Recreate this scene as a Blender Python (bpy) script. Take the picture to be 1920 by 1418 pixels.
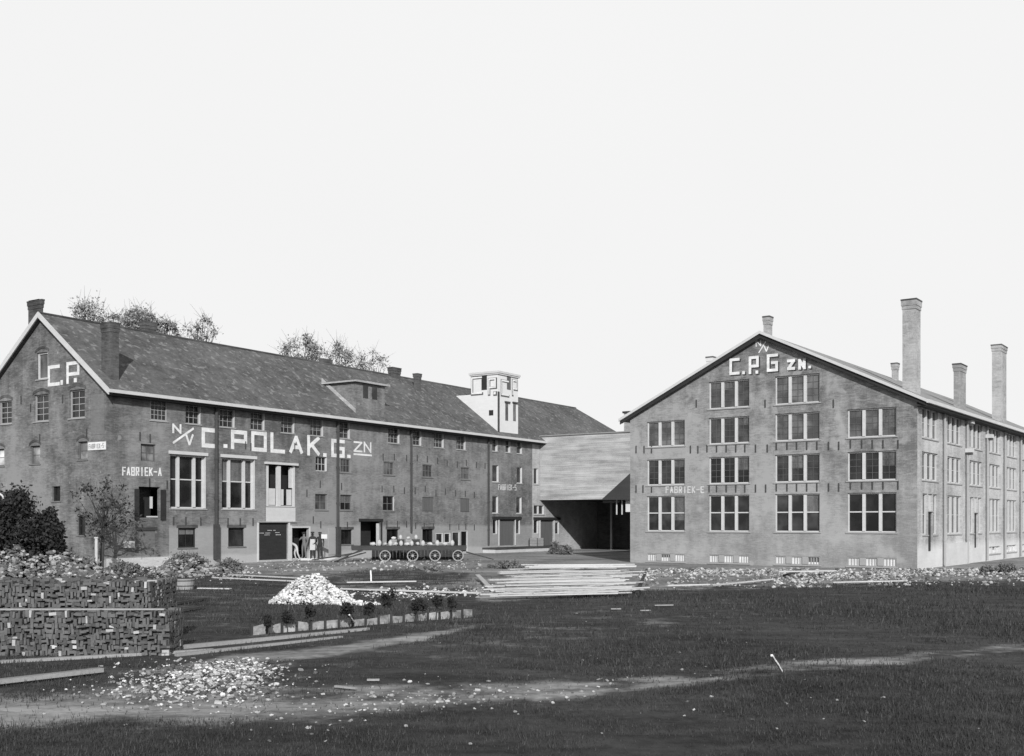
import bpy, bmesh, math, random
import numpy as np
from mathutils import Vector, Matrix
random.seed(7); rng = np.random.default_rng(7)
for o in list(bpy.data.objects): bpy.data.objects.remove(o)
SC = bpy.context.scene; COL = SC.collection
# ---------------------------------------------------------------- camera
H = 2.6; F = 2047.0; HZ = 980.0
cam = bpy.data.cameras.new('camera'); co = bpy.data.objects.new('camera', cam); COL.objects.link(co)
co.location = (0, 0, H); co.rotation_euler = (math.radians(90), 0, 0)
cam.sensor_width = 36; cam.sensor_fit = 'HORIZONTAL'; cam.lens = F/1920*36
cam.shift_y = (HZ-709)/1920; cam.clip_start = .1; cam.clip_end = 3000
SC.camera = co
# ---------------------------------------------------------------- sun + sky
SUN_H = Vector((.13, -.99, 0)).normalized()      # horizontal direction TOWARDS the sun
SUN_EL = math.radians(24)
tosun = Vector((SUN_H.x*math.cos(SUN_EL), SUN_H.y*math.cos(SUN_EL), math.sin(SUN_EL)))
sl = bpy.data.lights.new('sun', 'SUN'); sl.energy = 4.2; sl.angle = math.radians(.5); sl.color = (1, 1, 1)
so = bpy.data.objects.new('sun', sl); COL.objects.link(so)
so.rotation_euler = tosun.to_track_quat('Z', 'Y').to_euler(); so.location = (20, -60, 60)
w = bpy.data.worlds.new('World'); SC.world = w; w.use_nodes = True
nt = w.node_tree; nt.nodes.clear()
out = nt.nodes.new('ShaderNodeOutputWorld'); bg = nt.nodes.new('ShaderNodeBackground')
sky = nt.nodes.new('ShaderNodeTexSky'); sky.sky_type = 'NISHITA'; sky.sun_disc = False
sky.sun_elevation = SUN_EL; sky.sun_rotation = math.atan2(SUN_H.x, SUN_H.y)
sky.dust_density = 3.0; sky.air_density = 1.6
bw = nt.nodes.new('ShaderNodeRGBToBW')
nt.links.new(sky.outputs[0], bw.inputs[0])
# monochrome plate: low sky brightened, upper sky left darker to cut ambient light
tc = nt.nodes.new('ShaderNodeTexCoord'); sx = nt.nodes.new('ShaderNodeSeparateXYZ')
nt.links.new(tc.outputs['Generated'], sx.inputs[0])
mr = nt.nodes.new('ShaderNodeMapRange'); mr.interpolation_type = 'SMOOTHSTEP'
mr.inputs['From Min'].default_value = .44; mr.inputs['From Max'].default_value = .62
mr.inputs['To Min'].default_value = 1; mr.inputs['To Max'].default_value = 0
nt.links.new(sx.outputs[2], mr.inputs[0])
ns = nt.nodes.new('ShaderNodeTexNoise'); ns.inputs['Scale'].default_value = 1.6; ns.inputs['Detail'].default_value = 3
nt.links.new(tc.outputs['Generated'], ns.inputs['Vector'])
hz = nt.nodes.new('ShaderNodeMath'); hz.operation = 'MULTIPLY_ADD'; hz.inputs[1].default_value = .5; hz.inputs[2].default_value = 8.75
nt.links.new(ns.outputs[0], hz.inputs[0])
mx = nt.nodes.new('ShaderNodeMix'); mx.data_type = 'FLOAT'
nt.links.new(mr.outputs[0], mx.inputs[0]); nt.links.new(bw.outputs[0], mx.inputs[2]); nt.links.new(hz.outputs[0], mx.inputs[3])
nt.links.new(mx.outputs[0], bg.inputs[0]); bg.inputs[1].default_value = .1
nt.links.new(bg.outputs[0], out.inputs[0])
SC.view_settings.view_transform = 'Standard'; SC.view_settings.look = 'None'
SC.view_settings.exposure = 0.0; SC.view_settings.gamma = 1
# ---------------------------------------------------------------- materials
def mottled(name, c0, c1, s1=.35, s2=(1.2, 1.2, 5.), fine=14, rough=.9, spots=None, band=None, bump=.3, contrast=1.0, streak=.45, brick=False, tiles=None, attr=None):
    m = bpy.data.materials.new(name); m.use_nodes = True; t = m.node_tree; N = t.nodes; L = t.links
    b = N['Principled BSDF']; b.inputs['Roughness'].default_value = rough
    b.inputs['Specular IOR Level'].default_value = .25
    tc = N.new('ShaderNodeTexCoord')
    def noise(scale, det=5, vec=None, sc3=None):
        n = N.new('ShaderNodeTexNoise'); n.inputs['Scale'].default_value = scale; n.inputs['Detail'].default_value = det
        n.inputs['Roughness'].default_value = .62
        if sc3:
            mp = N.new('ShaderNodeMapping'); mp.inputs['Scale'].default_value = sc3
            L.new(tc.outputs['Object'], mp.inputs[0]); L.new(mp.outputs[0], n.inputs['Vector'])
        else: L.new(tc.outputs['Object'], n.inputs['Vector'])
        return n.outputs[0]
    def math_(op, a, bb, cc=None):
        n = N.new('ShaderNodeMath'); n.operation = op
        for i, v in enumerate((a, bb, cc)):
            if v is None: continue
            if isinstance(v, (int, float)): n.inputs[i].default_value = v
            else: L.new(v, n.inputs[i])
        return n.outputs[0]
    a = noise(s1, 6); c = noise(1.0, 5, sc3=s2); f = noise(fine, 3)
    v = math_('MULTIPLY', a, 1-streak); v = math_('MULTIPLY_ADD', c, streak, v)
    v = math_('SUBTRACT', v, .5); v = math_('MULTIPLY', v, 2.6*contrast)
    v = math_('MULTIPLY_ADD', math_('SUBTRACT', f, .5), .9*contrast, v)
    if brick:
        bt = N.new('ShaderNodeTexBrick'); bt.inputs['Scale'].default_value = 1
        bt.inputs['Brick Width'].default_value = .24; bt.inputs['Row Height'].default_value = .075
        bt.inputs['Mortar Size'].default_value = .0; bt.inputs['Color1'].default_value = (0, 0, 0, 1); bt.inputs['Color2'].default_value = (1, 1, 1, 1)
        s = N.new('ShaderNodeSeparateXYZ'); L.new(tc.outputs['Object'], s.inputs[0])
        cb = N.new('ShaderNodeCombineXYZ'); L.new(math_('ADD', s.outputs[0], s.outputs[1]), cb.inputs[0]); L.new(s.outputs[2], cb.inputs[1])
        L.new(cb.outputs[0], bt.inputs['Vector'])
        g = N.new('ShaderNodeRGBToBW'); L.new(bt.outputs['Color'], g.inputs[0])
        v = math_('MULTIPLY_ADD', math_('SUBTRACT', g.outputs[0], .5), .16, v)
        v = math_('MULTIPLY_ADD', math_('SUBTRACT', noise(1.0, 4, sc3=(2.2, 2.2, .22)), .5), .9, v)
        v = math_('MULTIPLY_ADD', math_('SUBTRACT', noise(1.0, 3, sc3=(2.5, 2.5, 11)), .5), 1.3, v)
        v = math_('MULTIPLY_ADD', math_('SUBTRACT', noise(.75, 7), .5), 1.6, v)
        v = math_('MULTIPLY_ADD', math_('SUBTRACT', noise(.09, 3), .5), 2.0, v)
    v = math_('ADD', v, .5)
    cl = N.new('ShaderNodeClamp'); L.new(v, cl.inputs[0]); v = cl.outputs[0]
    mix = N.new('ShaderNodeMix'); mix.data_type = 'RGBA'
    mix.inputs[6].default_value = (c0, c0, c0, 1); mix.inputs[7].default_value = (c1, c1, c1, 1)
    L.new(v, mix.inputs[0]); col = mix.outputs[2]
    def blend(col, fac, val):
        m2 = N.new('ShaderNodeMix'); m2.data_type = 'RGBA'; L.new(col, m2.inputs[6])
        if isinstance(val, (int, float)): m2.inputs[7].default_value = (val, val, val, 1)
        else: L.new(val, m2.inputs[7])
        L.new(fac, m2.inputs[0]); return m2.outputs[2]
    if spots:
        sc, th, val, amt = spots
        n = noise(sc, 2); rmp = N.new('ShaderNodeMapRange'); rmp.inputs['From Min'].default_value = th; rmp.inputs['From Max'].default_value = th+.07
        rmp.inputs['To Max'].default_value = amt
        L.new(n, rmp.inputs[0]); col = blend(col, rmp.outputs[0], val)
    if tiles:
        wv = N.new('ShaderNodeTexWave'); wv.bands_direction = tiles[0]; wv.inputs['Scale'].default_value = tiles[1]; wv.inputs['Distortion'].default_value = .6
        L.new(tc.outputs['Object'], wv.inputs['Vector'])
        r2 = N.new('ShaderNodeMath'); r2.operation = 'MULTIPLY'; r2.inputs[1].default_value = tiles[2]; L.new(wv.outputs['Fac'], r2.inputs[0])
        col = blend(col, r2.outputs[0], c0*.6)
    if band:
        for (z, soft, xmin, val, amt) in band:
            s = N.new('ShaderNodeSeparateXYZ'); L.new(tc.outputs['Object'], s.inputs[0])
            zz = math_('MULTIPLY_ADD', math_('SUBTRACT', c, .5), .5, s.outputs[2])
            r = N.new('ShaderNodeMapRange'); r.inputs['From Min'].default_value = z-soft; r.inputs['From Max'].default_value = z+soft
            r.inputs['To Min'].default_value = amt; r.inputs['To Max'].default_value = 0; L.new(zz, r.inputs[0])
            r3 = N.new('ShaderNodeMapRange'); r3.inputs['From Min'].default_value = xmin-.02; r3.inputs['From Max'].default_value = xmin+.02
            L.new(s.outputs[0], r3.inputs[0])
            k = math_('MULTIPLY', r.outputs[0], r3.outputs[0]); k = math_('MULTIPLY', k, math_('ADD', a, .35))
            col = blend(col, k, val)
    if attr:
        at = N.new('ShaderNodeAttribute'); at.attribute_name = attr[0]
        col2 = blend(col, math_('MULTIPLY_ADD', math_('SUBTRACT', noise(attr[2], 6), .5), 0, 0), 0) if False else None
        k = math_('MULTIPLY_ADD', math_('SUBTRACT', noise(attr[2], 6), .5), attr[3], at.outputs['Fac'])
        r = N.new('ShaderNodeMapRange'); r.inputs['From Min'].default_value = .30; r.inputs['From Max'].default_value = .75
        L.new(k, r.inputs[0])
        # second tone
        mm = N.new('ShaderNodeMix'); mm.data_type = 'RGBA'; d0, d1 = attr[1]
        mm.inputs[6].default_value = (d0, d0, d0, 1); mm.inputs[7].default_value = (d1, d1, d1, 1); L.new(v, mm.inputs[0])
        col = blend(col, r.outputs[0], mm.outputs[2])
    L.new(col, b.inputs['Base Color'])
    if bump:
        bp = N.new('ShaderNodeBump'); bp.inputs['Strength'].default_value = bump; bp.inputs['Distance'].default_value = .03
        L.new(v, bp.inputs['Height']); L.new(bp.outputs[0], b.inputs['Normal'])
    return m
M = {}
M['brickA'] = mottled('old_dark_brick', .085, .24, brick=True, contrast=1.0, s1=.16, s2=(.6, .6, 1.8), spots=(1.7, .66, .33, .5),
                      band=[(2.35, .12, 4.4, .34, .75), (.55, .1, -5, .42, .7)])
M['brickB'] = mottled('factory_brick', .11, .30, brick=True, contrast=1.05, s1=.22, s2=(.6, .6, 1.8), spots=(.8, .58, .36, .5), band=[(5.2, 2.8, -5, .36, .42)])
M['brickBs'] = mottled('pale_washed_brick', .25, .48, brick=True, contrast=.8, band=[(1.3, .25, -5, .62, .8)])  # side wall brick, paler than the gable
M['quoin'] = mottled('pale_end_brick', .26, .46, brick=True)
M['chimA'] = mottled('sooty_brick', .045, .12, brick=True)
M['chimB'] = mottled('grey_chimney_brick', .22, .42, brick=True, s1=.5)
M['roofA'] = mottled('weathered_tiles', .068, .15, s1=.3, s2=(1.6, 1.6, 1.6), fine=5, spots=(2.3, .58, .27, .62), tiles=('Z', 2.6, .12), contrast=1.5, bump=.5)
M['roofB'] = mottled('grey_slates', .22, .36, s2=(1, 1, 1), tiles=('X', 1.2, .25))
M['boards'] = mottled('pale_boards', .24, .52, s1=.3, s2=(.25, .25, 2.6), streak=.6, tiles=('Z', 1.6, .18), contrast=1.6)
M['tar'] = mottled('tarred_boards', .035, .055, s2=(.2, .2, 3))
M['white'] = mottled('white_paint', .42, .60, s1=1.0, contrast=.6, rough=.6, bump=.1)
M['letter'] = mottled('letter_paint', .50, .80, s1=1.6, contrast=1.1, rough=.7, bump=.1)
M['faint'] = mottled('worn_letter_paint', .38, .62, s1=3.0, contrast=1.4, rough=.8, bump=.1)
M['greypaint'] = mottled('grey_paint', .26, .36, contrast=.5, rough=.7)
M['blind'] = mottled('grey_blind', .05, .17, s2=(4, 4, .5), contrast=1.4)
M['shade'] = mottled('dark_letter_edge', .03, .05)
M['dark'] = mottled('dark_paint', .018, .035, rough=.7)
M['pipe'] = mottled('iron_pipe', .04, .07, rough=.6)
M['soft'] = mottled('bricked_up_opening', .13, .19, brick=True)
M['shutter'] = mottled('grey_shutter', .085, .13, s2=(8, 8, .3), streak=.8)
M['render'] = mottled('white_render', .56, .68, s1=.5, contrast=.7, rough=.9)
M['concrete'] = mottled('pale_concrete', .38, .58)
M['wood'] = mottled('raw_plank', .34, .58, s2=(.4, 3, 3), fine=8, contrast=.9)
M['wood2'] = mottled('weathered_plank', .20, .34, s2=(.4, 3, 3))
M['boardold'] = mottled('old_pale_board', .14, .44, s1=1.6, s2=(1.5, 3, 5), fine=8, contrast=1.6)
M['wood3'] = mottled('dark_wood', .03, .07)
M['bark'] = mottled('bark', .035, .07, s2=(4, 4, .8))
M['stonew'] = mottled('white_stone', .55, .85, s1=2, fine=20)
M['stoneg'] = mottled('grey_rubble', .16, .36, s1=3)
M['brickd'] = mottled('dark_clinker', .05, .11, s1=2.5)
M['brickm'] = mottled('mid_clinker', .085, .15, s1=2.5)
M['brickp'] = mottled('pale_brick', .28, .45, s1=2.5)
M['skin'] = mottled('skin', .30, .38); M['cloth_d'] = mottled('dark_cloth', .02, .045); M['cloth_w'] = mottled('white_cloth', .38, .55)
M['cloth_g'] = mottled('grey_cloth', .12, .2)
M['dirt'] = mottled('trodden_dirt', .10, .26, s1=.7, s2=(3, .8, 1), fine=9)
def leafmat(name, a, b, sc):
    m = mottled(name, a, b, s1=sc, s2=(3, 3, 3), fine=9, rough=.8, bump=0, contrast=1.3); return m
M['leafd'] = leafmat('dark_leaves', .015, .045, 1.2); M['leafm'] = leafmat('mid_leaves', .09, .2, 1.6)
M['leaff'] = leafmat('autumn_leaves', .20, .36, .6); M['leafg'] = leafmat('grass_blades', .016, .055, .35); M['leafg2'] = leafmat('dry_grass_blades', .045, .10, .6)  # treetop leaves lightened to paint in halation against the sky
def glass(name, c, spots):
    m = bpy.data.materials.new(name); m.use_nodes = True; t = m.node_tree; b = t.nodes['Principled BSDF']
    b.inputs['Roughness'].default_value = .16; b.inputs['Specular IOR Level'].default_value = .4
    n = t.nodes.new('ShaderNodeTexNoise'); n.inputs['Scale'].default_value = 1.1; n.inputs['Detail'].default_value = 8
    tc = t.nodes.new('ShaderNodeTexCoord'); t.links.new(tc.outputs['Object'], n.inputs['Vector'])
    r = t.nodes.new('ShaderNodeMapRange'); r.inputs['From Min'].default_value = .42; r.inputs['From Max'].default_value = .75
    r.inputs['To Min'].default_value = c; r.inputs['To Max'].default_value = spots; t.links.new(n.outputs[0], r.inputs[0])
    oi = t.nodes.new('ShaderNodeObjectInfo'); ml = t.nodes.new('ShaderNodeMath'); ml.operation = 'MULTIPLY_ADD'; ml.inputs[1].default_value = 1.5 if c < .3 else 0; ml.inputs[2].default_value = .35 if c < .3 else 1
    t.links.new(oi.outputs['Random'], ml.inputs[0]); m3 = t.nodes.new('ShaderNodeMath'); m3.operation = 'MULTIPLY'; t.links.new(r.outputs[0], m3.inputs[0]); t.links.new(ml.outputs[0], m3.inputs[1])
    t.links.new(m3.outputs[0], b.inputs['Base Color'])
    bp = t.nodes.new('ShaderNodeBump'); bp.inputs['Strength'].default_value = .06; t.links.new(n.outputs[0], bp.inputs['Height']); t.links.new(bp.outputs[0], b.inputs['Normal'])
    return m
M['glass'] = glass('dark_window_glass', .012, .05); M['glass2'] = glass('dusty_window_glass', .035, .12); M['glassm'] = glass('half_whitened_glass', .14, .55); M['glassw'] = glass('whitened_glass', .6, .8)  # the greyer panes carry reflections in their colour
M['grass'] = mottled('field_grass', .016, .068, s1=.16, s2=(.35, 1.3, 1), fine=4, bump=.8, contrast=1.7, streak=.5,
                     attr=('dirt', (.11, .36), .9, 1.7))
# ---------------------------------------------------------------- mesh helpers
class MB:
    def __init__(s): s.v = []; s.f = []; s.m = []; s.mats = []; s.cur = 0
    def mat(s, m):
        if m not in s.mats: s.mats.append(m)
        s.cur = s.mats.index(m); return s
    def poly(s, pts):
        n = len(s.v); s.v += [tuple(p) for p in pts]; s.f.append(tuple(range(n, n+len(pts)))); s.m.append(s.cur)
    def hexa(s, P):   # 8 pts: bottom 4, top 4
        n = len(s.v); s.v += [tuple(p) for p in P]
        for q in ((0, 3, 2, 1), (4, 5, 6, 7), (0, 1, 5, 4), (1, 2, 6, 5), (2, 3, 7, 6), (3, 0, 4, 7)):
            s.f.append(tuple(n+i for i in q)); s.m.append(s.cur)
    def box(s, x0, x1, y0, y1, z0, z1):
        s.hexa([(x0, y0, z0), (x1, y0, z0), (x1, y1, z0), (x0, y1, z0), (x0, y0, z1), (x1, y0, z1), (x1, y1, z1), (x0, y1, z1)])
    def obox(s, c, size, R):
        hx, hy, hz_ = size[0]/2, size[1]/2, size[2]/2; c = Vector(c)
        P = [c + R @ Vector(p) for p in ((-hx, -hy, -hz_), (hx, -hy, -hz_), (hx, hy, -hz_), (-hx, hy, -hz_), (-hx, -hy, hz_), (hx, -hy, hz_), (hx, hy, hz_), (-hx, hy, hz_))]
        s.hexa(P)
    def prism(s, poly, ext):   # poly list of 3d pts, ext vector
        n = len(s.v); k = len(poly); e = Vector(ext)
        s.v += [tuple(p) for p in poly] + [tuple(Vector(p)+e) for p in poly]
        s.f.append(tuple(range(n, n+k))); s.m.append(s.cur); s.f.append(tuple(range(n+2*k-1, n+k-1, -1))); s.m.append(s.cur)
        for i in range(k):
            j = (i+1) % k; s.f.append((n+i, n+j, n+k+j, n+k+i)); s.m.append(s.cur)
    def tube(s, a, b, r0, r1=None, n=8, caps=True):
        r1 = r0 if r1 is None else r1; a = Vector(a); b = Vector(b); d = (b-a).normalized()
        u = d.orthogonal().normalized(); v = d.cross(u); k = len(s.v)
        for p, r in ((a, r0), (b, r1)):
            for i in range(n):
                t = 2*math.pi*i/n; s.v.append(tuple(p + (u*math.cos(t)+v*math.sin(t))*r))
        for i in range(n):
            j = (i+1) % n; s.f.append((k+i, k+j, k+n+j, k+n+i)); s.m.append(s.cur)
        if caps:
            s.f.append(tuple(range(k+n-1, k-1, -1))); s.m.append(s.cur); s.f.append(tuple(range(k+n, k+2*n))); s.m.append(s.cur)
    def blob(s, c, r, seg=7, rings=5, jit=.2, sq=(1, 1, 1)):
        k = len(s.v); c = Vector(c)
        for i in range(rings+1):
            ph = math.pi*i/rings
            for j in range(seg):
                th = 2*math.pi*j/seg; q = 1+random.uniform(-jit, jit)
                s.v.append((c.x+r*q*sq[0]*math.sin(ph)*math.cos(th), c.y+r*q*sq[1]*math.sin(ph)*math.sin(th), c.z+r*q*sq[2]*math.cos(ph)))
        for i in range(rings):
            for j in range(seg):
                j2 = (j+1) % seg; s.f.append((k+i*seg+j, k+(i+1)*seg+j, k+(i+1)*seg+j2, k+i*seg+j2)); s.m.append(s.cur)
    def build(s, name, mat=None, parent=None, smooth=False):
        me = bpy.data.meshes.new(name); me.from_pydata(s.v, [], s.f)
        if s.mats:
            for m in s.mats: me.materials.append(M[m])
            me.polygons.foreach_set('material_index', s.m)
        elif mat: me.materials.append(M[mat])
        if smooth: me.polygons.foreach_set('use_smooth', [True]*len(me.polygons))
        me.update()
        o = bpy.data.objects.new(name, me); COL.objects.link(o)
        if parent: o.parent = parent
        return o
def tag(o, label=None, cat=None, group=None, kind=None):
    if label: o['label'] = label
    if cat: o['category'] = cat
    if group: o['group'] = group
    if kind: o['kind'] = kind
    return o
def empty(name, loc, rz=0, **k):
    o = bpy.data.objects.new(name, None); COL.objects.link(o); o.location = loc; o.rotation_euler = (0, 0, rz); o.empty_display_size = .3
    return tag(o, **k)
def copy_tree(o, parent=None):
    c = o.copy(); COL.objects.link(c); c.parent = parent
    for ch in [x for x in bpy.data.objects if x.parent == o]: copy_tree(ch, c)
    return c
def gz(x, y):
    return .035*math.sin(x*.31+1.2)*math.cos(y*.27) + .03*math.sin(x*.12-y*.21+.7) if y < 58 else 0.0
def at(px, Y, z=None):
    x = (px-960)/F*Y; return Vector((x, Y, gz(x, Y) if z is None else z))
def zpix(py, Y): return H-(py-HZ)/F*Y
def ypix(py, z=0): return (H-z)*F/(py-HZ)
def clip(poly, a, b, c):
    o = []
    for i in range(len(poly)):
        p, q = poly[i], poly[(i+1) % len(poly)]; dp = a*p[0]+b*p[1]-c; dq = a*q[0]+b*q[1]-c
        if dp <= 1e-9: o.append(p)
        if (dp < -1e-9 and dq > 1e-9) or (dp > 1e-9 and dq < -1e-9):
            t = dp/(dp-dq); o.append((p[0]+(q[0]-p[0])*t, p[1]+(q[1]-p[1])*t))
    return o
class Bld:
    def __init__(s, name, X0, Y0, vp, **k):
        d = Vector(((vp-960)/F, 1)).normalized(); s.X0, s.Y0, s.dx, s.dy = X0, Y0, d.x, d.y
        s.root = empty(name, (X0, Y0, 0), math.atan2(d.y, d.x), **k)
    def P(s, pl, u, z, o=0): return (u, -o, z) if pl == 'F' else (-o, u, z)
    def depth(s, pl, u, off=0):
        x, y = (u, off) if pl == 'F' else (off, u); return s.Y0 + x*s.dy + y*s.dx
    def u(s, pl, px, off=0):
        k = (px-960)/F
        if pl == 'F': return (k*(s.Y0+off*s.dx) - (s.X0-off*s.dy))/(s.dx-k*s.dy)
        return (k*(s.Y0+off*s.dy)-(s.X0+off*s.dx))/(-s.dy-k*s.dx)
    def z(s, pl, u, py, off=0): return zpix(py, s.depth(pl, u, off))
    def box(s, pl, l, t, r, b, off=0):
        a, c = s.u(pl, l, off), s.u(pl, r, off); m = (a+c)/2
        return [min(a, c), max(a, c), s.z(pl, m, b, off), s.z(pl, m, t, off)]
    def world(s, x, y): return Vector((s.X0+x*s.dx-y*s.dy, s.Y0+x*s.dy+y*s.dx, 0))
    def wall(s, name, pl, u0, u1, z0, z1, holes, mat, cl=(), rev=.22, revmat=None, at_=0):
        mb = MB(); mb.mat(mat)
        us = sorted({u0, u1, *[h[0] for h in holes], *[h[1] for h in holes]}); zs = sorted({z0, z1, *[h[2] for h in holes], *[h[3] for h in holes]})
        us = [v for v in us if u0 <= v <= u1]; zs = [v for v in zs if z0 <= v <= z1]
        for i in range(len(us)-1):
            k = 0
            while k < len(zs)-1:
                cu = (us[i]+us[i+1])/2
                def inh(kk):
                    cz = (zs[kk]+zs[kk+1])/2
                    return any(h[0] < cu < h[1] and h[2] < cz < h[3] for h in holes)
                if inh(k): k += 1; continue
                k2 = k
                while k2+1 < len(zs)-1 and not inh(k2+1): k2 += 1
                pol = [(us[i], zs[k]), (us[i+1], zs[k]), (us[i+1], zs[k2+1]), (us[i], zs[k2+1])]
                for c in cl: pol = clip(pol, *c)
                if len(pol) > 2: mb.poly([s.P(pl, p[0], p[1], at_) for p in pol])
                k = k2+1
        if revmat: mb.mat(revmat)
        for h in holes:
            a, b, c, d = h[:4]
            for q in (((a, c), (a, d)), ((b, c), (b, d)), ((a, c), (b, c)), ((a, d), (b, d))):
                mb.poly([s.P(pl, *q[0], at_), s.P(pl, *q[1], at_), s.P(pl, *q[1], at_-rev), s.P(pl, *q[0], at_-rev)])
        return mb.build(name, parent=s.root)
    def bar(s, mb, pl, u0, u1, z0, z1, o0, o1):
        if pl == 'F': mb.box(u0, u1, -o1, -o0, z0, z1)
        else: mb.box(-o1, -o0, u0, u1, z0, z1)
    def window(s, pl, h, lights=1, cols=2, rows=3, rev=.2, fw=.06, bar=.028, mull=.16, glass='glass', frame='white', sill='greypaint', head=None, lining=None, barmat=None, transom=None, name='window', label=None, at_=0):
        a, b, c, d = h[:4]; mb = MB(); mb.mat(frame); B = lambda *q: s.bar(mb, pl, *q)
        o1 = at_-rev+.10; o0 = at_-rev+.02; e = .004
        B(a+e, a+fw, c+e, d-e, o0, o1); B(b-fw, b-e, c+e, d-e, o0, o1); B(a+fw, b-fw, c+e, c+fw, o0, o1-.004); B(a+fw, b-fw, d-fw, d-e, o0, o1-.004)
        ia, ib, ic, id_ = a+fw, b-fw, c+fw, d-fw
        W = (ib-ia-(lights-1)*mull)/lights
        for i in range(lights):
            mb.mat(frame); l0 = ia+i*(W+mull); l1 = l0+W
            if i < lights-1: B(l1, l1+mull, ic, id_, o0, o1+.04)
            mb.mat(barmat or frame)
            for k in range(1, cols): x = l0+(l1-l0)*k/cols; B(x-bar/2, x+bar/2, ic, id_, o0+.01, o1-.05)
            for k in range(1, rows): zz = ic+(id_-ic)*k/rows; B(l0, l1, zz-bar/2, zz+bar/2, o0+.012, o1-.052)
            mb.mat(frame)
            if transom: zz = ic+(id_-ic)*transom; B(l0, l1, zz-.035, zz+.035, o0+.014, o1-.02)
        if lining:   # one white jamb lining, with its sunlit brightness put into the colour
            mb.mat(lining)
            if pl == 'F': B(b-.03, b-.006, c+.02, d-.02, o1, at_-.003)
            else: B(a+.006, a+.03, c+.02, d-.02, o1, at_-.003)
        if head:
            mb.mat(frame); B(a-.12, b+.12, d+.002, d+head, at_+.002, at_+.09)
        wob = mb.build(name, parent=s.root)
        if label: wob['label'] = label
        g = MB(); g.mat(glass); g.poly([s.P(pl, ia, ic, o0), s.P(pl, ib, ic, o0), s.P(pl, ib, id_, o0), s.P(pl, ia, id_, o0)]); g.build('pane', parent=wob)
        if random.random() < .6 and (b-a) > 1.2:
            q = MB(); q.mat('blind'); got = False
            for i in range(lights):
                if random.random() < .5:
                    l0 = ia+i*(W+mull); top_ = id_-.01; lo = id_-(id_-ic)*random.choice((.3, .48, .48, .7)); q.poly([s.P(pl, l0+.01, lo, o0+.004), s.P(pl, l0+W-.01, lo, o0+.004), s.P(pl, l0+W-.01, top_, o0+.004), s.P(pl, l0+.01, top_, o0+.004)]); got = True; break
            if got: q.build('blind', parent=wob)
        if sill:
            q = MB(); q.mat(sill); s.bar(q, pl, a-.08, b+.08, c-.07, c-.003, at_-rev+.02, at_+.06); q.build('sill', parent=wob)
        return wob
    def slab(s, name, pl, h, o0, o1, mat, parent=None, label=None):
        mb = MB(); mb.mat(mat); s.bar(mb, pl, h[0], h[1], h[2], h[3], o0, o1); o = mb.build(name, parent=parent or s.root)
        if label: o['label'] = label
        return o
# ---------------------------------------------------------------- block lettering
GL = {'C': [(0, 0, 1, 0), (0, 0, 0, 1), (0, 1, 1, 1)], 'P': [(0, 0, 0, 1), (0, 1, 1, 1), (1, 1, 1, .42), (0, .42, 1, .42)],
      'O': [(0, 0, 1, 0), (0, 0, 0, 1), (0, 1, 1, 1), (1, 0, 1, 1)], 'L': [(0, 0, 0, 1), (0, 0, 1, 0)],
      'A': [(0, 0, .5, 1), (.5, 1, 1, 0), (.2, .33, .8, .33)], 'K': [(0, 0, 0, 1), (0, .38, 1, 1), (.3, .55, 1, 0)],
      'G': [(0, 0, 1, 0), (0, 0, 0, 1), (0, 1, 1, 1), (1, 0, 1, .5), (.5, .5, 1, .5)], 'Z': [(0, 1, 1, 1), (1, 1, 0, 0), (0, 0, 1, 0)],
      'N': [(0, 0, 0, 1), (0, 1, 1, 0), (1, 0, 1, 1)], 'V': [(0, 1, .5, 0), (.5, 0, 1, 1)], '/': [(0, 0, 1, 1)], '-': [(0, .5, 1, .5)], '_': [(0, .5, 1, .5)],
      'F': [(0, 0, 0, 1), (0, 1, 1, 1), (0, .52, .8, .52)], 'B': [(0, 0, 0, 1), (0, 1, 1, 1), (0, .5, 1, .5), (0, 0, 1, 0), (1, 0, 1, 1)],
      'R': [(0, 0, 0, 1), (0, 1, 1, 1), (1, 1, 1, .48), (0, .48, 1, .48), (.4, .48, 1, 0)], 'I': [(.5, 0, .5, 1)],
      'E': [(0, 0, 0, 1), (0, 1, 1, 1), (0, .5, .8, .5), (0, 0, 1, 0)], 'S': [(0, 0, 1, 0), (1, 0, 1, .5), (0, .5, 1, .5), (0, .5, 0, 1), (0, 1, 1, 1)]}
def letter(mb, b, pl, ch, uL, uR, z0, z1, th, o=.0, cnt=[0]):
    """stroke letter between uL (reading left) and uR, strokes th thick"""
    if ch == '.':
        b.bar(mb, pl, min(uL, uR), max(uL, uR), z0, z1, o+.002, o+.02); return
    sg = 1 if uR > uL else -1; w = abs(uR-uL)-th; hgt = z1-z0-th
    for (x0, y0, x1, y1) in GL[ch]:
        cnt[0] += 1; oo = o+.012+.0012*(cnt[0] % 9)
        A = Vector((th/2+x0*w, th/2+y0*hgt)); B = Vector((th/2+x1*w, th/2+y1*hgt)); d = (B-A).normalized(); n = Vector((-d.y, d.x))*th/2
        if abs(d.x) > .99 or abs(d.y) > .99: A -= d*th/2; B += d*th/2
        else: A -= d*th*.2; B += d*th*.2
        pts = [A-n, B-n, B+n, A+n]
        P3 = [b.P(pl, uL+sg*p.x, z0+p.y, o+.002) for p in pts]; Q = Vector(b.P(pl, 0, 0, oo))-Vector(b.P(pl, 0, 0, o+.002))
        mb.prism(P3, Q)
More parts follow.
